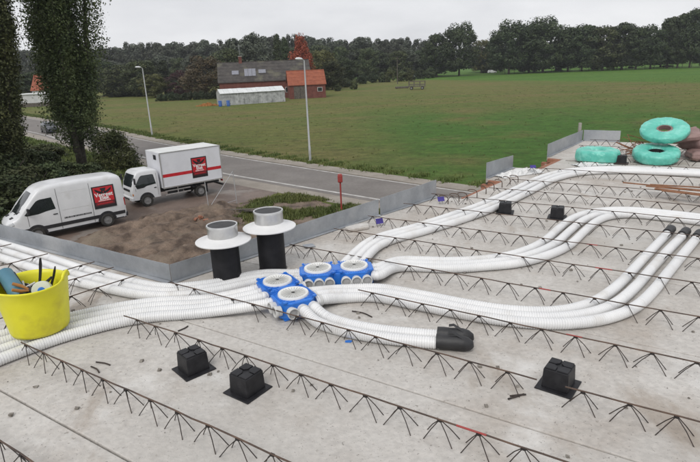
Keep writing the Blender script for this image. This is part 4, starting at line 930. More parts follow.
# --- box truck
def make_truck(loc, hd):
    e = empty('box_truck', loc, hd); tag(e, 'white box truck with red stripe and logo beside the road', 'truck')
    FA = 3.35
    CT = [(2.50, 1.98), (2.55, 2.08), (2.7, 2.14), (3.5, 2.15), (3.72, 2.10), (3.84, 1.98), (4.02, 1.55), (4.13, 1.18), (4.17, .98), (4.18, .55)]
    def chw(x, z): return interp([(2.5, .84), (2.6, .87), (3.7, .87), (4.0, .85), (4.12, .80), (4.18, .76)], x)*interp([(.4, .98), (.8, 1.0), (1.3, 1.0), (1.9, .93), (2.15, .88)], z)
    def cprof(st):
        x = st[0]; zt = interp(CT, x); zb = .46; r_ = min(.14, (zt-zb)*.25); o = [(0, zb)]+[(chw(x, z), z) for z in np.linspace(zb, zt-r_, 7)]; yw = chw(x, zt-r_)
        for a in (30, 60): o.append((yw-r_*1.3*(1-math.cos(math.radians(a))), zt-r_+r_*math.sin(math.radians(a))))
        return o+[((yw-r_*1.3)*.6, zt-.003), (0, zt)]
    cab = loft([(x,) for x in (2.5, 2.55, 2.6, 2.7, 3.0, 3.3, 3.5, 3.6, 3.72, 3.78, 3.84, 3.9, 3.96, 4.02, 4.08, 4.13, 4.17, 4.18)], cprof).build('cab', M['white'], e, smooth=True)
    for s_ in (1, -1):
        def patch(pts, m, n, off): 
            return gpatch(pts, chw, m, n, off, s_, cab)
        patch([(2.72, 1.28), (2.76, 1.80), (2.85, 1.86), (3.50, 1.86), (3.62, 1.80), (3.94, 1.32), (3.88, 1.12), (3.45, 1.14), (3.3, 1.22)], M['glass'], 'door_window', .006)
        patch([(2.64, .6), (2.64, 1.9), (2.652, 1.9), (2.652, .6)], M['carblack'], 'door_seam', .004); patch([(3.93, .98), (3.93, 1.15), (3.945, 1.15), (3.945, .98)], M['carblack'], 'door_seam', .004)
        patch([(2.72, 1.02), (2.72, 1.08), (2.86, 1.08), (2.86, 1.02)], M['carblack'], 'door_handle', .012)
        a_ = [(FA+.45*math.cos(t_), max(.47, .40+.45*math.sin(t_))) for t_ in np.linspace(math.pi, 0, 16)]; patch(a_, M['carblack'], 'wheel_arch', .010)
        wheel(e, FA, s_*.80, .35, .20, s_); wheel(e, 0, s_*.84, .35, .34, s_)
        MB().box((4.11, s_*.62, .78), (.14, .26, .17)).build('headlight', M['headlens'], cab, bev=.03); MB().box((4.06, s_*.79, .80), (.16, .05, .13)).build('indicator', M['amber'], cab, bev=.015)
        mr = MB().box((4.02, s_*1.10, 1.62), (.08, .17, .36)).build('wing_mirror', M['carblack'], cab, bev=.03); MB().tube([(3.92, s_*.84, 1.78), (4.0, s_*1.05, 1.80), (4.02, s_*1.10, 1.7)], .016, 6).build('mirror_arm', M['carblack'], mr)
    g_ = []
    for z, x in ((1.24, 4.118), (1.40, 4.076), (1.58, 4.015), (1.76, 3.942), (1.93, 3.868)):
        for y in np.linspace(-1, 1, 9): g_.append((x+.012-.03*abs(y)**3, y*(chw(x, z)-.09), z+.004))
    MB().add(g_, [(i*9+j, i*9+j+1, (i+1)*9+j+1, (i+1)*9+j) for i in range(4) for j in range(8)]).build('windscreen', M['glass'], cab, smooth='all')
    MB().box((4.172, 0, 1.02), (.05, 1.0, .14)).build('grille', M['carblack'], cab, bev=.02)
    MB().box((4.16, 0, .54), (.16, 1.66, .24)).build('front_bumper', M['white'], cab, bev=.05); MB().box((4.245, 0, .52), (.012, .9, .10)).build('bumper_intake', M['carblack'], cab)
    # body
    x0, x1, z0, z1, hw = -1.52, 2.36, .92, 3.02, 1.06
    bd = MB().box(((x0+x1)/2, 0, (z0+z1)/2), (x1-x0, 2*hw, z1-z0)).build('box_body', M['boxwhite'], e, bev=.01)
    MB().box(((x0+x1)/2, 0, z1+.012), (x1-x0-.06, 2*hw-.06, .02)).build('roof_panel', M['roofgrey'], bd)
    for s_ in (1, -1):
        MB().box(((x0+x1)/2, s_*hw, z1), (x1-x0+.03, .05, .05)).build('edge_rail', M['alu'], bd, bev=.008); MB().box(((x0+x1)/2, s_*hw, z0+.02), (x1-x0+.03, .045, .09)).build('edge_rail', M['alu'], bd, bev=.008)
        for x in (x0, x1): MB().box((x, s_*hw, (z0+z1)/2+.03), (.06, .055, z1-z0-.1)).build('corner_post', M['alu'], bd, bev=.008)
        MB().poly([(x, s_*(hw+.004), z) for x, z in (((x0+.03), 1.56), (x0+.03, 1.75), (x1-.03, 1.75), (x1-.03, 1.56))][::(1 if s_ > 0 else -1)]).build('red_stripe', M['logored'], bd)
        gd = MB()
        for z in (.50, .72): gd.box((1.45, s_*.94, z), (1.6, .025, .07))
        gd.box((1.45, s_*.93, .72), (.05, .03, .46)); gd.build('side_guard', M['alu'], e)
        MB().box((x0-.02, s_*.86, .80), (.05, .26, .12)).build('tail_light', M['redlens'], e, bev=.01)
        MB().prism([(-.42, s_*.98), (-.47, s_*.98), (-.47, s_*.70), (-.42, s_*.70)], .22, .80).build('mud_flap', M['carblack'], e)
    MB().box((x1+.012, .30, 2.72), (.01, .40, .28)).build('vent_sign', M['carblack'], bd)
    MB().box((.4, .40, .74), (3.9, .10, .24)).build('chassis_rail', M['carblack'], e); MB().box((.4, -.40, .74), (3.9, .10, .24)).build('chassis_rail', M['carblack'], e)
    MB().box((0, 0, .40), (.16, 1.5, .16)).build('rear_axle', M['carblack'], e); MB().box((1.5, .62, .62), (.9, .36, .42)).build('fuel_tank', M['carblack'], e, bev=.05)
    MB().box((x0-.03, 0, .52), (.08, 1.9, .12)).build('underrun_bar', M['carblack'], e)
    MB().box((x0-.012, 0, (z0+z1)/2), (.02, 1.98, z1-z0-.16)).build('rear_door', M['boxwhite'], bd)
    logo(e, .02-.06, 1.86, hw+.002, 1.02, 1.26)
    return e
ht = math.atan2(-.644, -.765); tr0 = un(202, 196.5, 0); lft = np.array([-math.sin(ht), math.cos(ht)])
make_truck((tr0[0]-lft[0]*1.0, tr0[1]-lft[1]*1.0, .012), ht)

# --- small dark car on the road
def make_car(loc, hd, label, paint, s=1.0):
    e = empty('hatchback_car', loc, hd); e.scale = (s, s, s); tag(e, label, 'car')
    tp_ = [(-1.95, .95), (-1.85, 1.10), (-1.6, 1.38), (-1.3, 1.46), (-.3, 1.48), (.3, 1.40), (1.05, .98), (1.7, .86), (1.95, .70), (2.0, .5)]
    def hw_(x, z): return interp([(-1.95, .70), (-1.7, .82), (0, .86), (1.5, .82), (2.0, .66)], x)*interp([(.3, .97), (.7, 1), (.95, .98), (1.5, .72)], z)
    def pf(st):
        x = st[0]; zt = interp(tp_, x); return [(0, .24)]+[(hw_(x, z), z) for z in np.linspace(.24, zt-.03, 7)]+[(hw_(x, zt)*.7, zt-.006), (0, zt)]
    loft([(x,) for x in sorted([p[0] for p in tp_]+[-1.0, 0, .7, 1.4])], pf).build('body', paint, e, smooth=True)
    for s_ in (1, -1):
        P = [(x, s_*(hw_(x, z)+.006), z) for x, z in ((-1.45, .98), (-1.25, 1.36), (-.3, 1.38), (.2, 1.33), (.85, .98))]; MB().poly(P[::-1] if s_ > 0 else P).build('side_window', M['glass'], e)
        for x in (-1.2, 1.3): wheel(e, x, s_*.77, .31, .2, s_)
        MB().box((-1.9, s_*.6, .86), (.08, .2, .16)).build('tail_light', M['redlens'], e); MB().box((1.85, s_*.55, .68), (.16, .26, .12)).build('headlight', M['headlens'], e)
    MB().poly([(.36, -.58, 1.39), (.36, .58, 1.39), (.98, .70, 1.03), (.98, -.70, 1.03)][::-1]).build('windscreen', M['glass'], e)
    return e
cp = un(50.5, 132.5, 0); make_car((cp[0], cp[1], .02), math.radians(-50), 'small dark car driving on the road behind the poplars', M['carpaint'])
cp = at(492, 71, 290); make_car((cp[0], cp[1], 0), 0, 'tiny pale car parked under the trees at the far field edge', M['white'], 1.1)

# ------------------------------------------------------------------ street lamps, marker post, fence panel
def lamp(px, py, h, label):
    p = un(px, py, 0); e = empty('street_lamp', (p[0], p[1], 0), math.radians(0)); tag(e, label, 'street lamp', 'street lamps along the road')
    MB().lathe([(.16, 0), (.16, .03), (.105, .05), (.10, 1.2), (.085, 1.25), (.055, h-.15), (.05, h)], 14).build('pole', M['steel'], e, smooth=True)
    d = Vector((-.72, -.69, 0)); MB().tube([(0, 0, h-.1), tuple(d*.05+Vector((0, 0, h+.02))), tuple(d*.30+Vector((0, 0, h+.09)))], .035, 8).build('arm', M['steel'], e, smooth=True)
    hb_ = MB(); an = math.atan2(d.y, d.x); vs_ = []
    for x, w_, t_, b_ in ((.18, .06, .05, -.02), (.28, .13, .10, -.05), (.5, .17, .12, -.06), (.75, .15, .09, -.05), (.86, .07, .03, -.03)):
        for y, z in ((-w_, 0), (-w_*.7, t_*.8), (0, t_), (w_*.7, t_*.8), (w_, 0), (w_*.7, b_), (-w_*.7, b_)): vs_.append((x, y, z))
    hb_.add(vs_, [(i*7+j, (i+1)*7+j, (i+1)*7+(j+1) % 7, i*7+(j+1) % 7) for i in range(4) for j in range(7)]+[tuple(range(7)), tuple(range(28, 35))[::-1]])
    hd_ = hb_.build('lamp_head', M['lampglass'], e, smooth='all'); hd_.location = (0, 0, h+.08); hd_.rotation_euler = (0, -.08, an)
    MB().box((.55, 0, -.066), (.42, .2, .02)).build('lens', M['lampglass'], hd_)
    MB().box((0, -.108, .7), (.09, .012, .3)).build('access_door', M['alu'], e)
lamp(310.3, 160.5, 8.0, 'grey street lamp in front of the red-roofed farm building, nearest of three')
lamp(152.3, 135.5, 8.1, 'grey street lamp standing between the poplars and the box truck')
lamp(78, 112, 8.6, 'grey street lamp seen through the big poplar')
p = un(341.5, 209.5, 0); e = empty('marker_post', (p[0], p[1], 0)); tag(e, 'red marker post with red head beyond the sloping sheet', 'marker post')
MB().lathe([(.045, 0), (.045, 1.5), (.03, 1.5)], 10).build('post', M['redpaint'], e, smooth=True)
MB().box((0, 0, 1.72), (.26, .22, .42)).build('head', M['redpaint'], e, bev=.05); MB().lathe([(.12, 1.93), (.10, 1.97), (0, 1.99)], 12).build('cap', M['redpaint'], e, smooth=True)
# leaning site-fence panel beside the truck
fp0 = un(209.5, 213, 0); fp1 = un(237, 203.5, 0); d = fp1-fp0; fl_ = empty('site_fence_panel', (fp0[0], fp0[1], 0), math.atan2(d[1], d[0])); tag(fl_, 'thin steel site fence panel standing in the mud behind the ducts', 'fence panel')
Lf = np.linalg.norm(d[:2])
for x, h in ((0, 1.75), (Lf, 1.95)): MB().tube([(x, 0, -.02), (x-.05, .02, h)], .022, 8).build('post', M['steel'], fl_)
MB().tube([(Lf-.05, .02, 1.95), (-.1, .05, .12)], .014, 6).build('brace_wire', M['steel'], fl_)
MB().tube([(0, 0, .25), (Lf, 0, .22)], .012, 6).build('bottom_rail', M['steel'], fl_)
# heap of broken bricks in the mud
hp = un(201, 224, 0); n_b = 0
for k in range(18):
    a = R.uniform(0, 6.28); r_ = abs(R.gauss(0, .35)); x, y = hp[0]+r_*1.6*math.cos(a), hp[1]+r_*math.sin(a)
    o = put('brick', bm_, None, (x, y, .14+max(0, .30-r_*.28)*R.random()), (R.uniform(-.6, .6), R.uniform(-.6, .6), R.uniform(0, 3.1)), (1.2, 1.2, 1.2)); tag(o, 'loose broken brick in the reddish heap on the mud', 'brick', 'heap of broken bricks')
hp = un(252, 214, 0)
for k in range(5):
    o = MB().box((0, 0, 0), (1.5+.2*k, .16, .03)).build('board', M['wood']); o.location = (hp[0]+R.uniform(-.5, .5), hp[1]+R.uniform(-.4, .4), .08+.05*k); o.rotation_euler = (R.uniform(-.05, .05), R.uniform(-.05, .05), R.uniform(-.5, .6)); tag(o, 'weathered board lying in the weeds behind the right duct', 'board', 'boards in the weeds')

# ------------------------------------------------------------------ houses
def gable(e, x0, x1, y0, y1, h, r, wm, rm, ov=.3, tile=True):
    """ridge along x"""
    yc = (y0+y1)/2
    b = MB(); b.add([(x0, y0, 0), (x1, y0, 0), (x1, y1, 0), (x0, y1, 0), (x0, y0, h), (x1, y0, h), (x1, y1, h), (x0, y1, h), (x0, yc, r), (x1, yc, r)],
                    [(3, 2, 1, 0), (0, 1, 5, 4), (2, 3, 7, 6), (1, 2, 6, 9, 5), (3, 0, 4, 8, 7), (4, 5, 9, 8), (6, 7, 8, 9)]); b.build('wall', wm, e)
    rf = MB(); sl = (r-h)/(yc-y0); z0 = h-ov*sl; t = .12
    for s_, ya in ((1, y0-ov), (-1, y1+ov)):
        rf.add([(x0-ov, ya, z0+.03), (x1+ov, ya, z0+.03), (x1+ov, yc, r+.03), (x0-ov, yc, r+.03), (x0-ov, ya, z0+t), (x1+ov, ya, z0+t), (x1+ov, yc, r+t), (x0-ov, yc, r+t)], [(0, 1, 2, 3), (7, 6, 5, 4), (0, 4, 5, 1), (1, 5, 6, 2), (2, 6, 7, 3), (3, 7, 4, 0)])
    ro = rf.build('roof', rm, e)
    rr_ = MB()
    n_ = int((yc-y0)/.9)
    for k in range(n_+1):
        f_ = k/(n_+1)+.03; y = y0-ov+(yc-y0+ov)*f_; z = z0+t+(r-z0)*f_; rr_.box(((x0+x1)/2, y, z+.005), (x1-x0+2*ov, .06, .05))
    rr_.box(((x0+x1)/2, yc, r+t+.02), (x1-x0+2*ov, .22, .14)); rr_.build('tile_courses', rm, ro); return ro, (yc, sl, z0, t)
p0 = at(224, 105, 138); p1 = at(322, 97, 142); d = p1-p0; hA = math.atan2(d[1], d[0])
e = empty('farmhouse', (p0[0], p0[1], 0), hA); tag(e, 'long brick farmhouse with dark tiled roof and skylights', 'house')
Lh = 22.0
ro, (yc, sl, z0, t) = gable(e, -.6, Lh, 0, 10.5, 4.5, 9.0, M['farbrick'], M['tile_dark'])
def onroof(x0, x1, f0, f1, m, n, par):
    pts = []
    for f_, x in ((f0, x0), (f0, x1), (f1, x1), (f1, x0)): pts.append((x, -.3+(yc+.3)*f_, z0+t+(9.0-z0)*f_+.06))
    b = MB(); b.add(pts+[(a, c-.06, q+.06) for a, c, q in pts], [(3, 2, 1, 0), (4, 5, 6, 7), (0, 1, 5, 4), (1, 2, 6, 5), (2, 3, 7, 6), (3, 0, 4, 7)]); return b.build(n, m, par)
for x0, x1, f0, f1 in ((2.6, 4.3, .36, .55), (9.2, 11.0, .38, .56)): onroof(x0, x1, f0, f1, M['panel'], 'skylight', ro)
for k in range(3): onroof(5.7+.95*k, 6.58+.95*k, .26, .62, M['panel'], 'roof_panel', ro)
ch = MB().box((4.9, yc, 9.5), (.8, .8, 1.9)).build('chimney', M['farbrick'], ro); MB().box((4.9, yc, 10.5), (1.0, 1.0, .15)).build('chimney_cap', M['mortar'], ch)
MB().tube([(4.9, yc, 10.9), (4.9, yc, 13.2)], .04, 5).build('aerial_mast', M['steel'], ro); MB().box((4.9, yc, 12.9), (1.3, .05, .05)).build('aerial', M['steel'], ro)
for x in (1.2, 4.0, 7.0, 12.5, 16.0, 19.0):
    wn_ = MB().box((x, -.03, 2.0), (1.1, .08, 1.3)).build('window', M['plaster'], e); MB().box((x, -.08, 2.0), (.9, .03, 1.1)).build('pane', M['glass'], wn_)
dd_ = MB().box((10, -.03, 1.1), (1.1, .08, 2.2)).build('door', M['wood'], e); MB().lathe([(0, 0), (.05, 0), (.04, .06), (0, .07)], 8, (10.4, -.08, 1.1), Matrix.Rotation(math.pi/2, 4, 'X')).build('handle', M['steel'], dd_)
# annex with bright orange tiles
q0 = at(290, 100.5, 134); e = empty('brick_annex', (q0[0], q0[1], 0), hA); tag(e, 'small brick farm building with bright orange tiled roof', 'outbuilding')
ro2, _ = gable(e, 0, 8.8, 0, 7.0, 3.3, 6.4, M['farbrick'], M['tile_red'], .25)
dw = MB().box((2.6, -.03, 1.45), (3.0, .10, 2.9)).build('barn_door', M['wood'], e); MB().box((2.6, -.10, 1.45), (.06, .04, 2.8)).build('door_split', M['carblack'], dw)
wn_ = MB().box((7.4, -.03, 2.0), (1.2, .1, 1.0)).build('window', M['plaster'], e); MB().box((7.4, -.09, 2.0), (1.0, .04, .8)).build('pane', M['glass'], wn_)
# long pale shed: sheets one by one
q0 = at(221, 106.5, 120); q1 = at(285.5, 100.8, 126); d = q1-q0; e = empty('sheet_shed', (q0[0], q0[1], 0), math.atan2(d[1], d[0])); tag(e, 'long pale corrugated shed in front of the farmhouse', 'shed')
Ls = np.linalg.norm(d[:2]); n_ = 14
for k in range(n_):
    MB().box(((k+.5)*Ls/n_, R.uniform(-.03, .03), 1.3), (Ls/n_-.04, .05, 2.6+R.uniform(-.05, .05))).build('wall_sheet', M['shedwall'], e)
b = MB(); b.add([(0, .05, 0), (Ls, .05, 0), (Ls, 3.6, 0), (0, 3.6, 0), (0, .05, 2.5), (Ls, .05, 2.5), (Ls, 3.6, 2.5), (0, 3.6, 2.5), (0, 1.8, 3.3), (Ls, 1.8, 3.3)], [(0, 1, 5, 4), (2, 3, 7, 6), (1, 2, 6, 9, 5), (3, 0, 4, 8, 7)]); b.build('frame_wall', M['shedwall'], e)
for k in range(n_):
    x0 = k*Ls/n_-.02; x1 = (k+1)*Ls/n_-.05; dz = R.uniform(-.02, .02)
    for ya, yb in ((-.25, 1.8), (3.85, 1.8)):
        b = MB(); b.add([(x0, ya, 2.48+dz), (x1, ya, 2.48+dz), (x1, yb, 3.38+dz), (x0, yb, 3.38+dz), (x0, ya, 2.53+dz), (x1, ya, 2.53+dz), (x1, yb, 3.43+dz), (x0, yb, 3.43+dz)], [(0, 1, 2, 3), (7, 6, 5, 4), (0, 4, 5, 1), (1, 5, 6, 2), (2, 6, 7, 3), (3, 7, 4, 0)]); b.build('roof_sheet', M['shedroof'], e)
for k, x in enumerate((220.5, 228.5)):
    p = at(x, 105.8, 118); o = MB().lathe([(.28, 0), (.30, .05), (.29, .3), (.31, .32), (.29, .35), (.29, .6), (.31, .62), (.29, .65), (.30, .9), (.27, .92)], 14).build('barrel', M['bluebarrel'], smooth=True); o.location = (p[0], p[1], 0); o.scale = (1.25, 1.25, 1.3); tag(o, ['blue barrel at the left corner of the pale shed', 'blue barrel in front of the pale shed wall'][k], 'barrel', 'blue barrels by the shed')
p = at(208, 106, 122); 
lm = MB()
for k in range(160):
    a = R.uniform(0, 6.28); r_ = R.random()**.6*1.7; lm.box((r_*1.5*math.cos(a), r_*.6*math.sin(a), max(.05, (1.7-r_)*.45*R.random())), (.35, .3, .2), R.uniform(0, 3))
o = lm.build('timber_heap', M['orange']); o.location = (p[0], p[1], 0); tag(o, 'orange-brown heap left of the pale shed', 'heap')
# house beyond the road at far left
q0 = at(36, 108, 150); e = empty('white_house', (q0[0], q0[1], 0), hA-.1); tag(e, 'white walled house with red roof seen between the poplars', 'house')
ro3, _ = gable(e, -3, 7.5, 6, 13, 4.2, 8.0, M['plaster'], M['tile_red'], .3)
MB().box((1.5, 1.5, 1.6), (10, 6, 3.2)).build('garage', M['plaster'], e); MB().box((1.5, 1.5, 3.3), (10.5, 6.5, .25)).build('garage_roof', M['shedroof'], e); MB().box((1.5, -1.52, .5), (10.1, .1, 1.0)).build('plinth', M['wood'], e)
MB().box((3, 9.5, 8.4), (.7, .7, 1.2)).build('chimney', M['farbrick'], ro3)
for x in (-1, 2, 5): wn_ = MB().box((x, 5.96, 3.0), (1.1, .1, 1.2)).build('window', M['shedroof'], e); MB().box((x, 5.90, 3.0), (.9, .05, 1.0)).build('pane', M['glass'], wn_)
# pale roof among the trees
q0 = at(416, 63.5, 284); e = empty('far_house', (q0[0], q0[1], 0), .1); tag(e, 'pale house roof glimpsed among the far trees', 'house')
ro4, _ = gable(e, 0, 10, 0, 7, 4.5, 8.2, M['shedwall'], M['shedwall'], .3)
wn_ = MB().box((3, -.04, 2.4), (1.2, .1, 1.2)).build('window', M['shedroof'], e); MB().box((3, -.1, 2.4), (1.0, .05, 1.0)).build('pane', M['glass'], wn_)
# hay feeder / cart in the field
q0 = un(417, 89.5, 0); e = empty('field_cart', (q0[0], q0[1], 0), -.2); tag(e, 'dark wooden cart standing in the middle of the field', 'cart')
MB().box((0, 0, .9), (4.6, 2.0, .18)).build('bed', M['wood'], e)
for x in (-2.2, -.8, .8, 2.2):
    for y in (-.95, .95): MB().box((x, y, 1.5), (.14, .14, 1.5)).build('post', M['wood'], e)
for y in (-.95, .95):
    for z in (1.35, 2.2): MB().box((0, y, z), (4.6, .08, .14)).build('rail', M['wood'], e)
for x in (-1.5, 1.5):
    for s_ in (1, -1): wheel(e, x, s_*.8, .42, .22, s_)
q0 = un(402, 88.5, 0); e = empty('water_trough', (q0[0], q0[1], 0), .2); tag(e, 'low dark trough left of the cart in the field', 'trough')
MB().box((0, 0, .35), (4.0, .9, .5)).build('basin', M['wood'], e, bev=.06)
for x in (-1.6, 1.6): MB().box((x, 0, .12), (.2, .8, .24)).build('foot', M['wood'], e)
q0 = at(397.5, 82, 200); e = empty('utility_pole', (q0[0], q0[1], 0)); tag(e, 'thin wooden utility pole at the far hedge', 'utility pole')
MB().lathe([(.16, 0), (.10, 9.2)], 8).build('pole', M['wood'], e); MB().box((0, 0, 8.7), (1.3, .1, .1)).build('crossarm', M['wood'], e)
# posts of the pasture fence under the right-hand trees
pm = MB().box((0, 0, .7), (.16, .16, 1.4)).mesh('post', M['wood'])
for k in range(22):
    x = 505+k*9.3; Y = 268-1.4*k*.6; p = at(x, 70, Y); o = put('fence_post', pm, None, (p[0], p[1], 0), (0, 0, R.uniform(0, 1))); tag(o, 'weathered fence post under the right-hand tree row', 'fence post', 'pasture fence posts')
# ------------------------------------------------------------------ foliage
def leaves(name, pts, nrm, size, m, seed, asp=.6):
    rg = np.random.default_rng(seed); n_ = len(pts)
    a = rg.normal(size=(n_, 3)); nv = nrm*1.1+a*.55; nv /= np.linalg.norm(nv, axis=1)[:, None]
    t = np.cross(nv, rg.normal(size=(n_, 3))); t /= np.linalg.norm(t, axis=1)[:, None]; b = np.cross(nv, t)
    s_ = size*rg.uniform(.55, 1.25, size=(n_, 1)); q = np.empty((n_, 4, 3))
    q[:, 0] = pts-t*s_; q[:, 1] = pts-b*s_*asp+nv*s_*.18; q[:, 2] = pts+t*s_; q[:, 3] = pts+b*s_*asp+nv*s_*.18
    me = bpy.data.meshes.new(name); me.vertices.add(n_*4); me.vertices.foreach_set('co', q.reshape(-1).astype(np.float32))
    me.loops.add(n_*4); me.loops.foreach_set('vertex_index', np.arange(n_*4, dtype=np.int32)); me.polygons.add(n_); me.polygons.foreach_set('loop_start', np.arange(0, n_*4, 4, dtype=np.int32))
    try: me.polygons.foreach_set('loop_total', np.full(n_, 4, dtype=np.int32))
    except Exception: pass
    me.update(calc_edges=True); me.validate(); me.materials.append(m); return me
def clumps(centres, radii, per, rg, shell=.55):
    P = []; N = []
    for c, r_ in zip(centres, radii):
        d = rg.normal(size=(per, 3)); d /= np.linalg.norm(d, axis=1)[:, None]; rr_ = rg.uniform(shell, 1.0, size=(per, 1))**.8
        P.append(np.array(c)+d*rr_*np.array(r_)); N.append(d)
    return np.concatenate(P), np.concatenate(N)
def crown(h, w, kind, ncl, per, size, m, seed, zb=.18):
    """unit-free crown: h tall, w wide, returns mesh"""
    rg = np.random.default_rng(seed); C_ = []; Rd = []
    for k in range(ncl):
        t = rg.uniform(0, 1)
        if kind == 'round': prof = math.sin(math.pi*(.10+.84*t))**.62
        elif kind == 'cone': prof = (1-t)**.75*.95+.06
        elif kind == 'column': prof = min(1, (t*5+.35))*min(1, ((1-t)*2.6+.12))
        elif kind == 'flame': prof = math.sin(math.pi*min(1, t*.62+.33))**1.0+.05
        else: prof = min(1, t*3+.55)*math.sqrt(max(0, 1-t**2.6))+.08
        a = rg.uniform(0, 2*math.pi); rad = prof*w/2*rg.uniform(.25, .93)**.7
        r0 = w*rg.uniform(.09, .20)*(1.0 if kind != 'column' else .85)
        C_.append((rad*math.cos(a), rad*math.sin(a), h*(zb+(1-zb)*t*.95))); Rd.append((r0, r0, r0*(1.9 if kind in ('column', 'flame') else .85)))
    P, N = clumps(C_, Rd, per, rg); return leaves('crown', P, N, size, m, seed+1)
def trunk(h, r_, forks, seed, m='bark', spread=.25):
    rr_ = random.Random(seed); b = MB(); lean = rr_.uniform(-.02, .02)*h
    b.tube([(0, 0, -.1), (0, 0, h*.04), (lean*.4, 0, h*.3), (lean, rr_.uniform(-.02, .02)*h, h*.62), (lean*1.1, 0, h*.92)], [r_*1.35, r_, r_*.78, r_*.42, r_*.08], 9)
    for k in range(forks):
        z = h*rr_.uniform(.12, .6); a = rr_.uniform(0, 6.28); l_ = h*rr_.uniform(.16, .32); dx, dy = math.cos(a)*spread, math.sin(a)*spread
        b.tube([(lean*z/h, 0, z), (lean*z/h+dx*l_*.5, dy*l_*.5, z+l_*.45), (lean*z/h+dx*l_*1.0, dy*l_*1.0, z+l_)], [r_*.38, r_*.26, r_*.07], 6)
    return b.mesh('trunk', M[m], smooth='all')
def tree(name, p, rz, cm, tm, sc_, label, cat='tree', group=None):
    e = empty(name, (p[0], p[1], 0), rz); e.scale = sc_; tag(e, label, cat, group); put('crown', cm, e); put('trunk', tm, e); return e

# --- the big poplars at left: several upright stems each
def poplar(px, py, h, w, label, seed, zb):
    p = un(px, py, 0); e = empty('poplar_tree', (p[0], p[1], 0)); e.rotation_euler = (0, .07, 0); tag(e, label, 'tree', 'tall poplars at left')
    rr_ = random.Random(seed); rg = np.random.default_rng(seed); C_ = []; Rd = []; b = MB()
    for s_ in range(9):
        a = rr_.uniform(0, 6.28) if s_ else 0; rad = w*.36*rr_.uniform(.45, 1.0) if s_ else 0; hs = h*rr_.uniform(.78, 1.0); z0 = h*(0 if s_ < 2 else rr_.uniform(.03, .16))
        dx, dy = math.cos(a)*rad, math.sin(a)*rad; x0, y0 = dx*.18, dy*.18
        path = [(x0, y0, -.1 if s_ < 2 else z0), (x0+dx*.2, y0+dy*.2, z0+h*.08), (dx*.72, dy*.72, z0+h*.3), (dx*.95, dy*.95, z0+h*.55), (dx, dy, min(h, hs))]
        b.tube(path, [.34 if s_ < 2 else .2, .25 if s_ < 2 else .16, .15, .10, .03], 8)
        pts = np.array(spline(path, .5))
        for q in pts:
            f_ = q[2]/h
            if f_ < zb*rr_.uniform(.7, 1.3): continue
            for j in range(3):
                r0 = w*.10*rr_.uniform(.6, 1.35)*(1.15-.55*max(0, f_-.5)); an = rr_.uniform(0, 6.28); o_ = w*.10*rr_.uniform(.2, 1.2)
                C_.append((q[0]+math.cos(an)*o_, q[1]+math.sin(an)*o_, q[2]+rr_.uniform(-.4, .4))); Rd.append((r0, r0, r0*1.9))
    for k in range(34):   # low shoots round the stem
        a = rr_.uniform(0, 6.28); r_ = w*.17*rr_.random()**.6; z = h*rr_.uniform(zb*.55, .30); C_.append((math.cos(a)*r_, math.sin(a)*r_, z)); r0 = w*.075*rr_.uniform(.7, 1.4); Rd.append((r0, r0, r0*1.7))
    P, N = clumps(C_, Rd, max(12, int(100000/len(C_))), rg, .15); put('crown', leaves('crown', P, N, .10, M['lf_poplar'], seed), e); put('trunk', b.mesh('trunk', M['bark'], smooth='all'), e); return e
poplar(84, 168, 22.0, 9.0, 'tall poplar in the middle of the verge, right one of the pair at left', 11, .17)
poplar(15, 186, 22.0, 5.8, 'tall poplar at the left edge of the picture', 23, .05)
poplar(-14, 192, 21.0, 5.6, 'tall poplar cut off by the left edge of the picture', 31, .05)

# --- shrubs on the bank between road and van
def shrub_mesh(seed, m, spiky=False, n_=26, per=150, size=.11):
    rg = np.random.default_rng(seed); C_ = []; Rd = []
    for k in range(n_):
        a = rg.uniform(0, 6.28); el = rg.uniform(.0, 1.0); r_ = math.sqrt(max(0, 1-el**2))*rg.uniform(.3, .8)*.5; C_.append((math.cos(a)*r_, math.sin(a)*r_, .08+el*.68)); q = rg.uniform(.10, .20); Rd.append((q, q, q*(1.5 if spiky else .95)))
    P, N = clumps(C_, Rd, per, rg, .25)
    if spiky: N = N*.2+np.array([0, 0, 0]); 
    return leaves('foliage', P, N, size*.35, m, seed, asp=.32 if spiky else .6)
def stems(seed):
    rr_ = random.Random(seed); b = MB()
    for k in range(7):
        a = rr_.uniform(0, 6.28); d = rr_.uniform(.1, .35); b.tube([(0, 0, -.03), (math.cos(a)*d*.5, math.sin(a)*d*.5, .3), (math.cos(a)*d, math.sin(a)*d, .62)], [.022, .015, .005], 5)
    return b.mesh('stems', M['bark'])
SH = [shrub_mesh(41+i, M[m], sp, 30, 170) for i, (m, sp) in enumerate((('lf_shrub', False), ('lf_dark', False), ('lf_mid', False), ('lf_shrub', True)))]; ST = stems(5)
def shrub(p, wd, h, k, label, group): 
    e = empty('shrub', (p[0], p[1], 0), R.uniform(0, 6.28)); e.scale = (wd, wd, h*1.08); tag(e, label, 'shrub', group); put('foliage', SH[k], e); put('stems', ST, e); return e
shrub(un(117, 171, 0), 4.4, 3.5, 3, 'round spiky grey-green shrub between the big poplar and the box truck', 'shrubs on the bank')
for (x, y, wd, h) in ((-6, 216, 4.5, 2.4), (8, 205, 4.2, 2.2), (22, 197, 4.0, 2.1), (36, 191, 3.6, 2.0), (50, 187, 3.4, 1.9), (64, 183, 3.2, 1.7), (-30, 212, 5, 3.2), (-14, 198, 5, 3.4), (6, 190, 4.6, 3.0), (26, 180, 4.2, 2.5), (44, 175, 3.8, 2.2), (80, 181, 3.0, 1.5), (95, 181, 2.8, 1.5), (106, 184, 2.4, 1.1), (-20, 240, 4.5, 2.0), (-50, 225, 6, 3)):
    shrub(un(x, y, 0), wd, h, 2, 'dark green shrub in the thicket on the bank left of the white van', 'dark thicket left of the van')
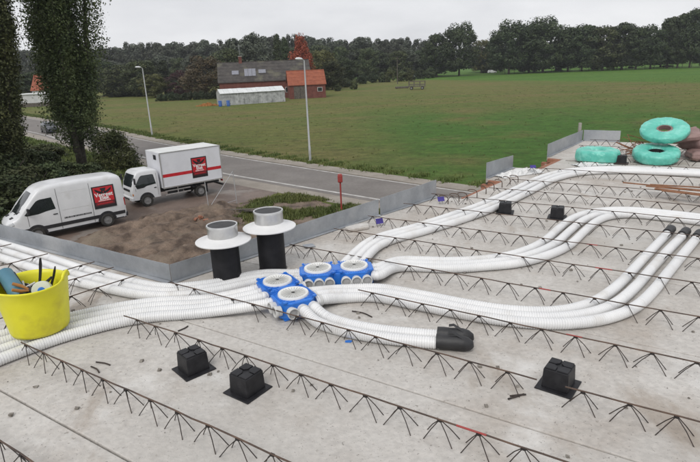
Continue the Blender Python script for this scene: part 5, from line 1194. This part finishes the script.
for k, (x, y, wd, h) in enumerate(((2, 168, 3.4, 2.2), (16, 163, 3.5, 1.6), (30, 158, 3.2, 1.4), (42, 156, 3.0, 1.3), (52, 160, 3, 1.6))):
    shrub(un(x, y, 0), wd, h, 0, 'paler green shrub under the poplars beside the road, %s from the left' % ('first', 'second', 'third', 'fourth', 'fifth')[k], 'roadside shrubs under the poplars')

# --- rough grass: near weeds and verge, tussocks in the field
def tufts(name, spots, h, seed, m, wd=.05):
    rg = np.random.default_rng(seed); n_ = len(spots); P = np.repeat(np.array(spots), 5, axis=0); k = len(P); a = rg.uniform(0, 6.28, k); ln = rg.uniform(.15, .75, k)*h[:, None].repeat(5, 1).reshape(-1) if hasattr(h, 'shape') else rg.uniform(.15, .75, k)*h
    hh = (np.repeat(h, 5) if hasattr(h, 'shape') else h)*rg.uniform(.55, 1.2, k); w_ = wd*rg.uniform(.6, 1.3, k)*(np.repeat(h, 5) if hasattr(h, 'shape') else h)*3.2
    q = np.zeros((k, 3, 3)); off = rg.normal(0, .10, (k, 2)); q[:, :, :2] = (P[:, :2]+off)[:, None, :]; q[:, :, 2] = 0.0
    q[:, 0, 0] -= np.sin(a)*w_; q[:, 0, 1] += np.cos(a)*w_; q[:, 1, 0] += np.sin(a)*w_; q[:, 1, 1] -= np.cos(a)*w_; q[:, 2, 0] += np.cos(a)*ln; q[:, 2, 1] += np.sin(a)*ln; q[:, 2, 2] = hh
    me = bpy.data.meshes.new(name); me.vertices.add(k*3); me.vertices.foreach_set('co', q.reshape(-1).astype(np.float32)); me.loops.add(k*3); me.loops.foreach_set('vertex_index', np.arange(k*3, dtype=np.int32)); me.polygons.add(k); me.polygons.foreach_set('loop_start', np.arange(0, k*3, 3, dtype=np.int32))
    try: me.polygons.foreach_set('loop_total', np.full(k, 3, dtype=np.int32))
    except Exception: pass
    me.update(calc_edges=True); me.validate(); me.materials.append(m); return me
rg = np.random.default_rng(77)
def inpoly(P, poly):
    poly = np.array(poly); c = np.zeros(len(P), bool); j = len(poly)-1
    for i in range(len(poly)):
        yi, yj = poly[i, 1], poly[j, 1]; cond = (yi > P[:, 1]) != (yj > P[:, 1]); xx = (poly[j, 0]-poly[i, 0])*(P[:, 1]-yi)/(yj-yi+1e-9)+poly[i, 0]; c ^= cond & (P[:, 0] < xx); j = i
    return c
def scatter(poly, n_):
    q = np.array(poly); S = rg.uniform(q.min(0), q.max(0), (n_*3, 2)); return S[inpoly(S, poly)][:n_]
weed = [G(252, 232), G(222, 222), G(216, 210), G(240, 204), G(262, 199), G(290, 193), G(330, 200), G(372, 208), G(400, 214), G(360, 240), G(300, 262)]
from mathutils import noise as mnz
sp = scatter(weed, 14000); sp = np.array([q for q in sp if mnz.noise(Vector((q[0]*.55, q[1]*.55, 1)))+.35*mnz.noise(Vector((q[0]*2, q[1]*2, 4))) > -.06]); hN = .06+.12*np.abs(rg.normal(0, .6, len(sp)))
o = bpy.data.objects.new('weeds', tufts('weeds', sp, hN, 1, M['lf_grass'])); col.objects.link(o); tag(o, 'rough green weeds between the mud and the road', 'weeds', kind='stuff')
bank = [G(-60, 262), G(58, 214), G(108, 194), G(133, 184), G(140, 165), G(95, 154), G(40, 142), G(-10, 132), G(-90, 150), G(-120, 230)]
sp = scatter(bank, 14000); o = bpy.data.objects.new('bank_grass', tufts('bank_grass', sp, .2+.3*rg.random(len(sp)), 2, M['lf_grass'])); col.objects.link(o); tag(o, 'long dark grass on the bank below the poplars', 'grass', kind='stuff')
ff = np.array(offs(fs_, .25)); i0 = [i for i in range(len(ff)) if -75 < ff[i][0] < 16]; edge = ff[i0]
sp = np.repeat(edge, 120, axis=0)+rg.normal(0, .35, (len(edge)*120, 2)); d_ = np.array(offs(fs_, 1.0))[i0]-edge; sp = sp+np.repeat(d_, 120, axis=0)*np.abs(rg.normal(0, .8, (len(sp), 1)))
o = bpy.data.objects.new('verge_grass', tufts('verge_grass', sp, .10+.16*rg.random(len(sp)), 3, M['lf_grass'])); col.objects.link(o); tag(o, 'uneven grass fringe along the far side of the road', 'grass', kind='stuff')
fieldp = [(-52, 108), (-22, 70), (4, 40), (30, 24), (120, 110), (150, 235), (70, 285), (0, 210), (-18, 118)]
sp = scatter(fieldp, 26000); sp = sp[sp[:, 1]-.5*np.abs(sp[:, 0]) < 120]; kz = rg.random(len(sp)); o = bpy.data.objects.new('field_tussocks', tufts('field_tussocks', sp, .04+.13*kz**5, 4, M['lf_grass'], .07)); col.objects.link(o); tag(o, 'tussocks of longer grass all over the field', 'grass', kind='stuff')

# --- far trees
H0 = 16.0
CM = {}
def proto(key, kind, m, w, ncl, per, size, seed, zb): CM[key] = crown(H0, w, kind, ncl, per, size, M[m], seed, zb)
proto('round_a', 'round', 'lf_mid', 11, 93, 133, 0.30, 101, .08); proto('round_b', 'round', 'lf_mid', 12, 86, 142, 0.32, 111, .08)
proto('dark_a', 'oval', 'lf_dark', 10.5, 101, 142, 0.30, 121, .14); proto('dark_b', 'round', 'lf_dark', 12, 108, 142, 0.30, 131, .14); proto('dark_c', 'oval', 'lf_dark', 8.5, 93, 133, 0.29, 135, .14)
proto('cone', 'cone', 'lf_dark', 7, 69, 133, 0.26, 141, .06); proto('tall_a', 'column', 'lf_grey', 6.5, 59, 133, 0.30, 151, .14); proto('tall_b', 'oval', 'lf_grey', 8, 64, 133, 0.32, 161, .16)
proto('olive', 'round', 'lf_olive', 11, 69, 133, 0.30, 171, .12); proto('brown', 'round', 'lf_brown', 12, 71, 133, 0.30, 181, .08); proto('red', 'flame', 'lf_red', 10, 80, 171, 0.29, 191, .14); proto('purple', 'round', 'lf_purple', 12, 57, 133, 0.30, 201, .06); proto('willow', 'oval', 'lf_grey', 12, 75, 142, 0.30, 211, .10)
TM = [trunk(H0, .30, 7, 300+i) for i in range(4)]
wid = {'round_a': 11, 'round_b': 12, 'dark_a': 10.5, 'dark_b': 12, 'dark_c': 8.5, 'cone': 7, 'tall_a': 6.5, 'tall_b': 8, 'olive': 11, 'brown': 12, 'red': 10, 'purple': 12, 'willow': 12}
def ft(px, ytop, Y, key, wpx, label, group=None, name='tree'):
    top = at(px, ytop, Y); h = max(3.0, top[2]*1.03); wm = wpx/FPX*Y*1.12
    return tree(name, (top[0], top[1]), R.uniform(0, 6.28), CM[key], R.choice(TM), (wm/wid[key], wm/wid[key], h/H0), label, 'tree', group)
# back wood on the left, as a skyline
xs = -12.0
while xs < 438:
    yt = float(np.interp(xs, [-20, 60, 110, 150, 200, 240, 300, 340, 380, 440], [54, 50, 48, 46, 43, 41, 38, 41, 39, 41]))+R.uniform(-2.5, 2.5)
    ft(xs, yt, 330+R.uniform(-18, 18), R.choice(('tall_a', 'tall_b', 'tall_b')), R.uniform(15, 22), 'tall grey-green tree in the wood along the left horizon', 'wood along the left horizon'); xs += R.uniform(6.5, 9.5)
xs = 100.0
while xs < 440:
    yt = float(np.interp(xs, [100, 150, 200, 250, 300, 340, 390, 440], [62, 60, 56, 50, 48, 50, 52, 50]))+R.uniform(-3, 4)
    ft(xs, yt, 272+R.uniform(-12, 14), R.choice(('dark_a', 'dark_c', 'round_a', 'tall_b')), R.uniform(17, 26), 'dark mid-height tree in front of the left wood', 'darker trees in front of the left wood'); xs += R.uniform(8, 12)
# garden trees round the farmhouse
for px, yt, Y, key, w_, lb in ((116, 66, 190, 'round_b', 34, 'rounded green tree just right of the big poplar'), (140, 62, 185, 'round_a', 34, 'green tree behind the second street lamp'), (161, 61, 180, 'cone', 20, 'dark pointed conifer left of the brown tree'), (152, 74, 172, 'olive', 24, 'small olive-green tree below the conifer'), (178, 72, 172, 'purple', 26, 'dark purple-leaved tree left of the brown tree'), (201, 57.5, 160, 'brown', 38, 'brownish rounded tree at the left end of the farmhouse'), (226, 50, 200, 'round_b', 34, 'rounded tree behind the left end of the farmhouse'), (254, 36, 205, 'willow', 44, 'broad grey-green tree behind the farmhouse'), (233, 40, 215, 'tall_b', 26, 'tall grey-green tree behind the farmhouse chimney'), (277, 35, 196, 'cone', 16, 'dark conifer behind the farmhouse ridge, left of the red tree'), (284, 38, 192, 'cone', 14, 'smaller dark conifer touching the red tree'), (300, 42, 168, 'red', 21, 'bright red autumn tree behind the orange roof'), (322, 50, 182, 'olive', 26, 'yellow-green tree right of the red tree'), (331, 62, 176, 'round_a', 24, 'green rounded tree right of the orange roofed building'), (342, 58, 205, 'dark_b', 26, 'dark rounded tree at the right end of the farmyard'), (98, 60, 200, 'dark_b', 34, 'dark tree half hidden by the big poplar'), (30, 74, 175, 'dark_a', 34, 'dark tree seen between the two poplars'), (52, 78, 180, 'round_b', 30, 'green tree behind the white house')):
    ft(px, yt, Y, key, w_, lb)
# tall trees along the far side of the field
for px, yt, Y, key, w_, lb in ((437, 36, 262, 'dark_a', 28, 'left one of the two dark trees standing together at mid field edge'), (460, 25.5, 268, 'dark_b', 33, 'tallest dark tree of the pair at mid field edge'), (482, 40, 300, 'olive', 22, 'paler tree filling the gap right of the dark pair'), (497, 40, 296, 'round_a', 22, 'green tree at the left end of the right-hand row'), (511, 23.5, 262, 'dark_b', 38, 'big rounded dark tree, first of the right-hand row'), (546, 19.5, 262, 'dark_b', 42, 'big rounded tree, tallest at the left of the right-hand row'), (531, 33, 275, 'round_b', 30, 'green tree between the first two big trees of the right-hand row'), (571, 29, 262, 'dark_c', 26, 'dark tree third in the right-hand row'), (585, 27, 258, 'dark_a', 30, 'dark tree fourth in the right-hand row'), (606, 28, 254, 'round_a', 34, 'greener tree in the middle of the right-hand row'), (626, 24.5, 254, 'dark_c', 28, 'dark tree right of the greener one in the row'), (640, 29, 252, 'dark_a', 28, 'dark tree sixth in the right-hand row'), (655, 27, 250, 'dark_b', 30, 'dark rounded tree seventh in the right-hand row'), (673, 19, 250, 'dark_c', 24, 'tall slim dark tree, third from the right edge'), (684, 16, 246, 'dark_c', 22, 'tall slim dark tree, second from the right edge'), (697, 12, 244, 'dark_a', 26, 'tall dark tree at the right edge of the picture'), (716, 10, 242, 'dark_a', 28, 'tall dark tree beyond the right edge')):
    ft(px, yt, Y, key, w_, lb)
xs = 482
while xs < 730:
    ft(xs, float(np.interp(xs, [480, 700], [50, 40]))+R.uniform(-4, 5), 330+R.uniform(-10, 10), R.choice(('tall_b', 'round_a')), R.uniform(16, 24), 'greyish tree behind the right-hand row', 'trees behind the right-hand row'); xs += R.uniform(13, 20)
# hedges and bushes at the foot of the wood
for k, (px, py, Y, wpx, hh, key) in enumerate([(x, 0, 188+R.uniform(-4, 4), 15, R.uniform(2.6, 4.2), 2) for x in (112, 120, 129, 138, 146)]+[(x, 0, 150, 11, R.uniform(2.0, 2.8), 1) for x in range(160, 220, 6)]):
    p = at(px, 95, Y); shrub((p[0], p[1]), wpx/FPX*Y, hh, key, 'dark hedge bush left of the farmhouse' if key == 1 else 'bush at the left field edge beside the poplar', 'hedge left of the farmhouse' if key == 1 else 'bushes at the left field edge')
HB = (345, 354, 363, 373, 382, 390, 402, 410, 420, 430, 352, 337)
ORD = ('first', 'second', 'third', 'fourth', 'fifth', 'sixth', 'seventh', 'eighth', 'ninth', 'tenth', 'eleventh', 'twelfth')
for k, (px, Y, wpx, hh, key) in enumerate(((345, 190, 14, 3.2, 2), (354, 172, 10, 3.4, 0), (363, 215, 14, 4.0, 1), (373, 222, 14, 4.2, 1), (382, 224, 13, 4.2, 2), (390, 222, 11, 6.0, 0), (402, 226, 15, 4.6, 0), (410, 226, 13, 5.2, 0), (420, 245, 14, 5, 1), (430, 250, 14, 5, 2), (352, 205, 14, 3.0, 1), (337, 165, 9, 2.0, 2))):
    p = at(px, 82, Y); shrub((p[0], p[1]), wpx/FPX*Y, hh, key, 'bush in the hedge beyond the cart in the field, %s from the left' % ORD[sorted(HB).index(px)], 'hedge beyond the cart')

for k in range(26):
    px = 486+k*9.0; Y = float(np.interp(px, [480, 700], [292, 262]))+R.uniform(-2, 6); p = at(px, 75, Y); hh = R.uniform(.9, 1.9)
    if k % 4: continue
    shrub((p[0], p[1]), R.uniform(3.5, 6.5), hh, R.choice((1, 1, 2)), 'low dark bush under the right-hand tree row', 'undergrowth of the right-hand row')
for px, yt, Y, key, w_, lb in ((494, 42, 300, 'dark_a', 24, 'dark tree behind the first big tree of the right-hand row'), (558, 42, 280, 'dark_a', 28, 'dark tree behind the gap between second and third big trees'), (596, 40, 276, 'olive', 26, 'yellowish tree behind the middle of the right-hand row'), (616, 41, 276, 'dark_c', 26, 'dark tree behind the greener tree of the right-hand row'), (664, 38, 272, 'dark_a', 28, 'dark tree behind the right end of the row')):
    ft(px, yt, Y, key, w_, lb)
# ------------------------------------------------------------------ moist air
hm = bpy.data.materials.new('haze_air'); hm.use_nodes = True; t = hm.node_tree; t.nodes.clear(); ho = t.nodes.new('ShaderNodeOutputMaterial'); hv_ = t.nodes.new('ShaderNodeVolumePrincipled')
hv_.inputs['Color'].default_value = (.86, .89, .94, 1); hv_.inputs['Density'].default_value = 0.00022; hv_.inputs['Anisotropy'].default_value = .2; t.links.new(hv_.outputs['Volume'], ho.inputs['Volume'])
hb_ = MB().box((0, 180, 14.0), (1400, 900, 30.0)).build('haze', hm); tag(hb_, 'thin grey haze over the field and the far trees', 'haze', kind='stuff')
sc.cycles.volume_bounces = 0
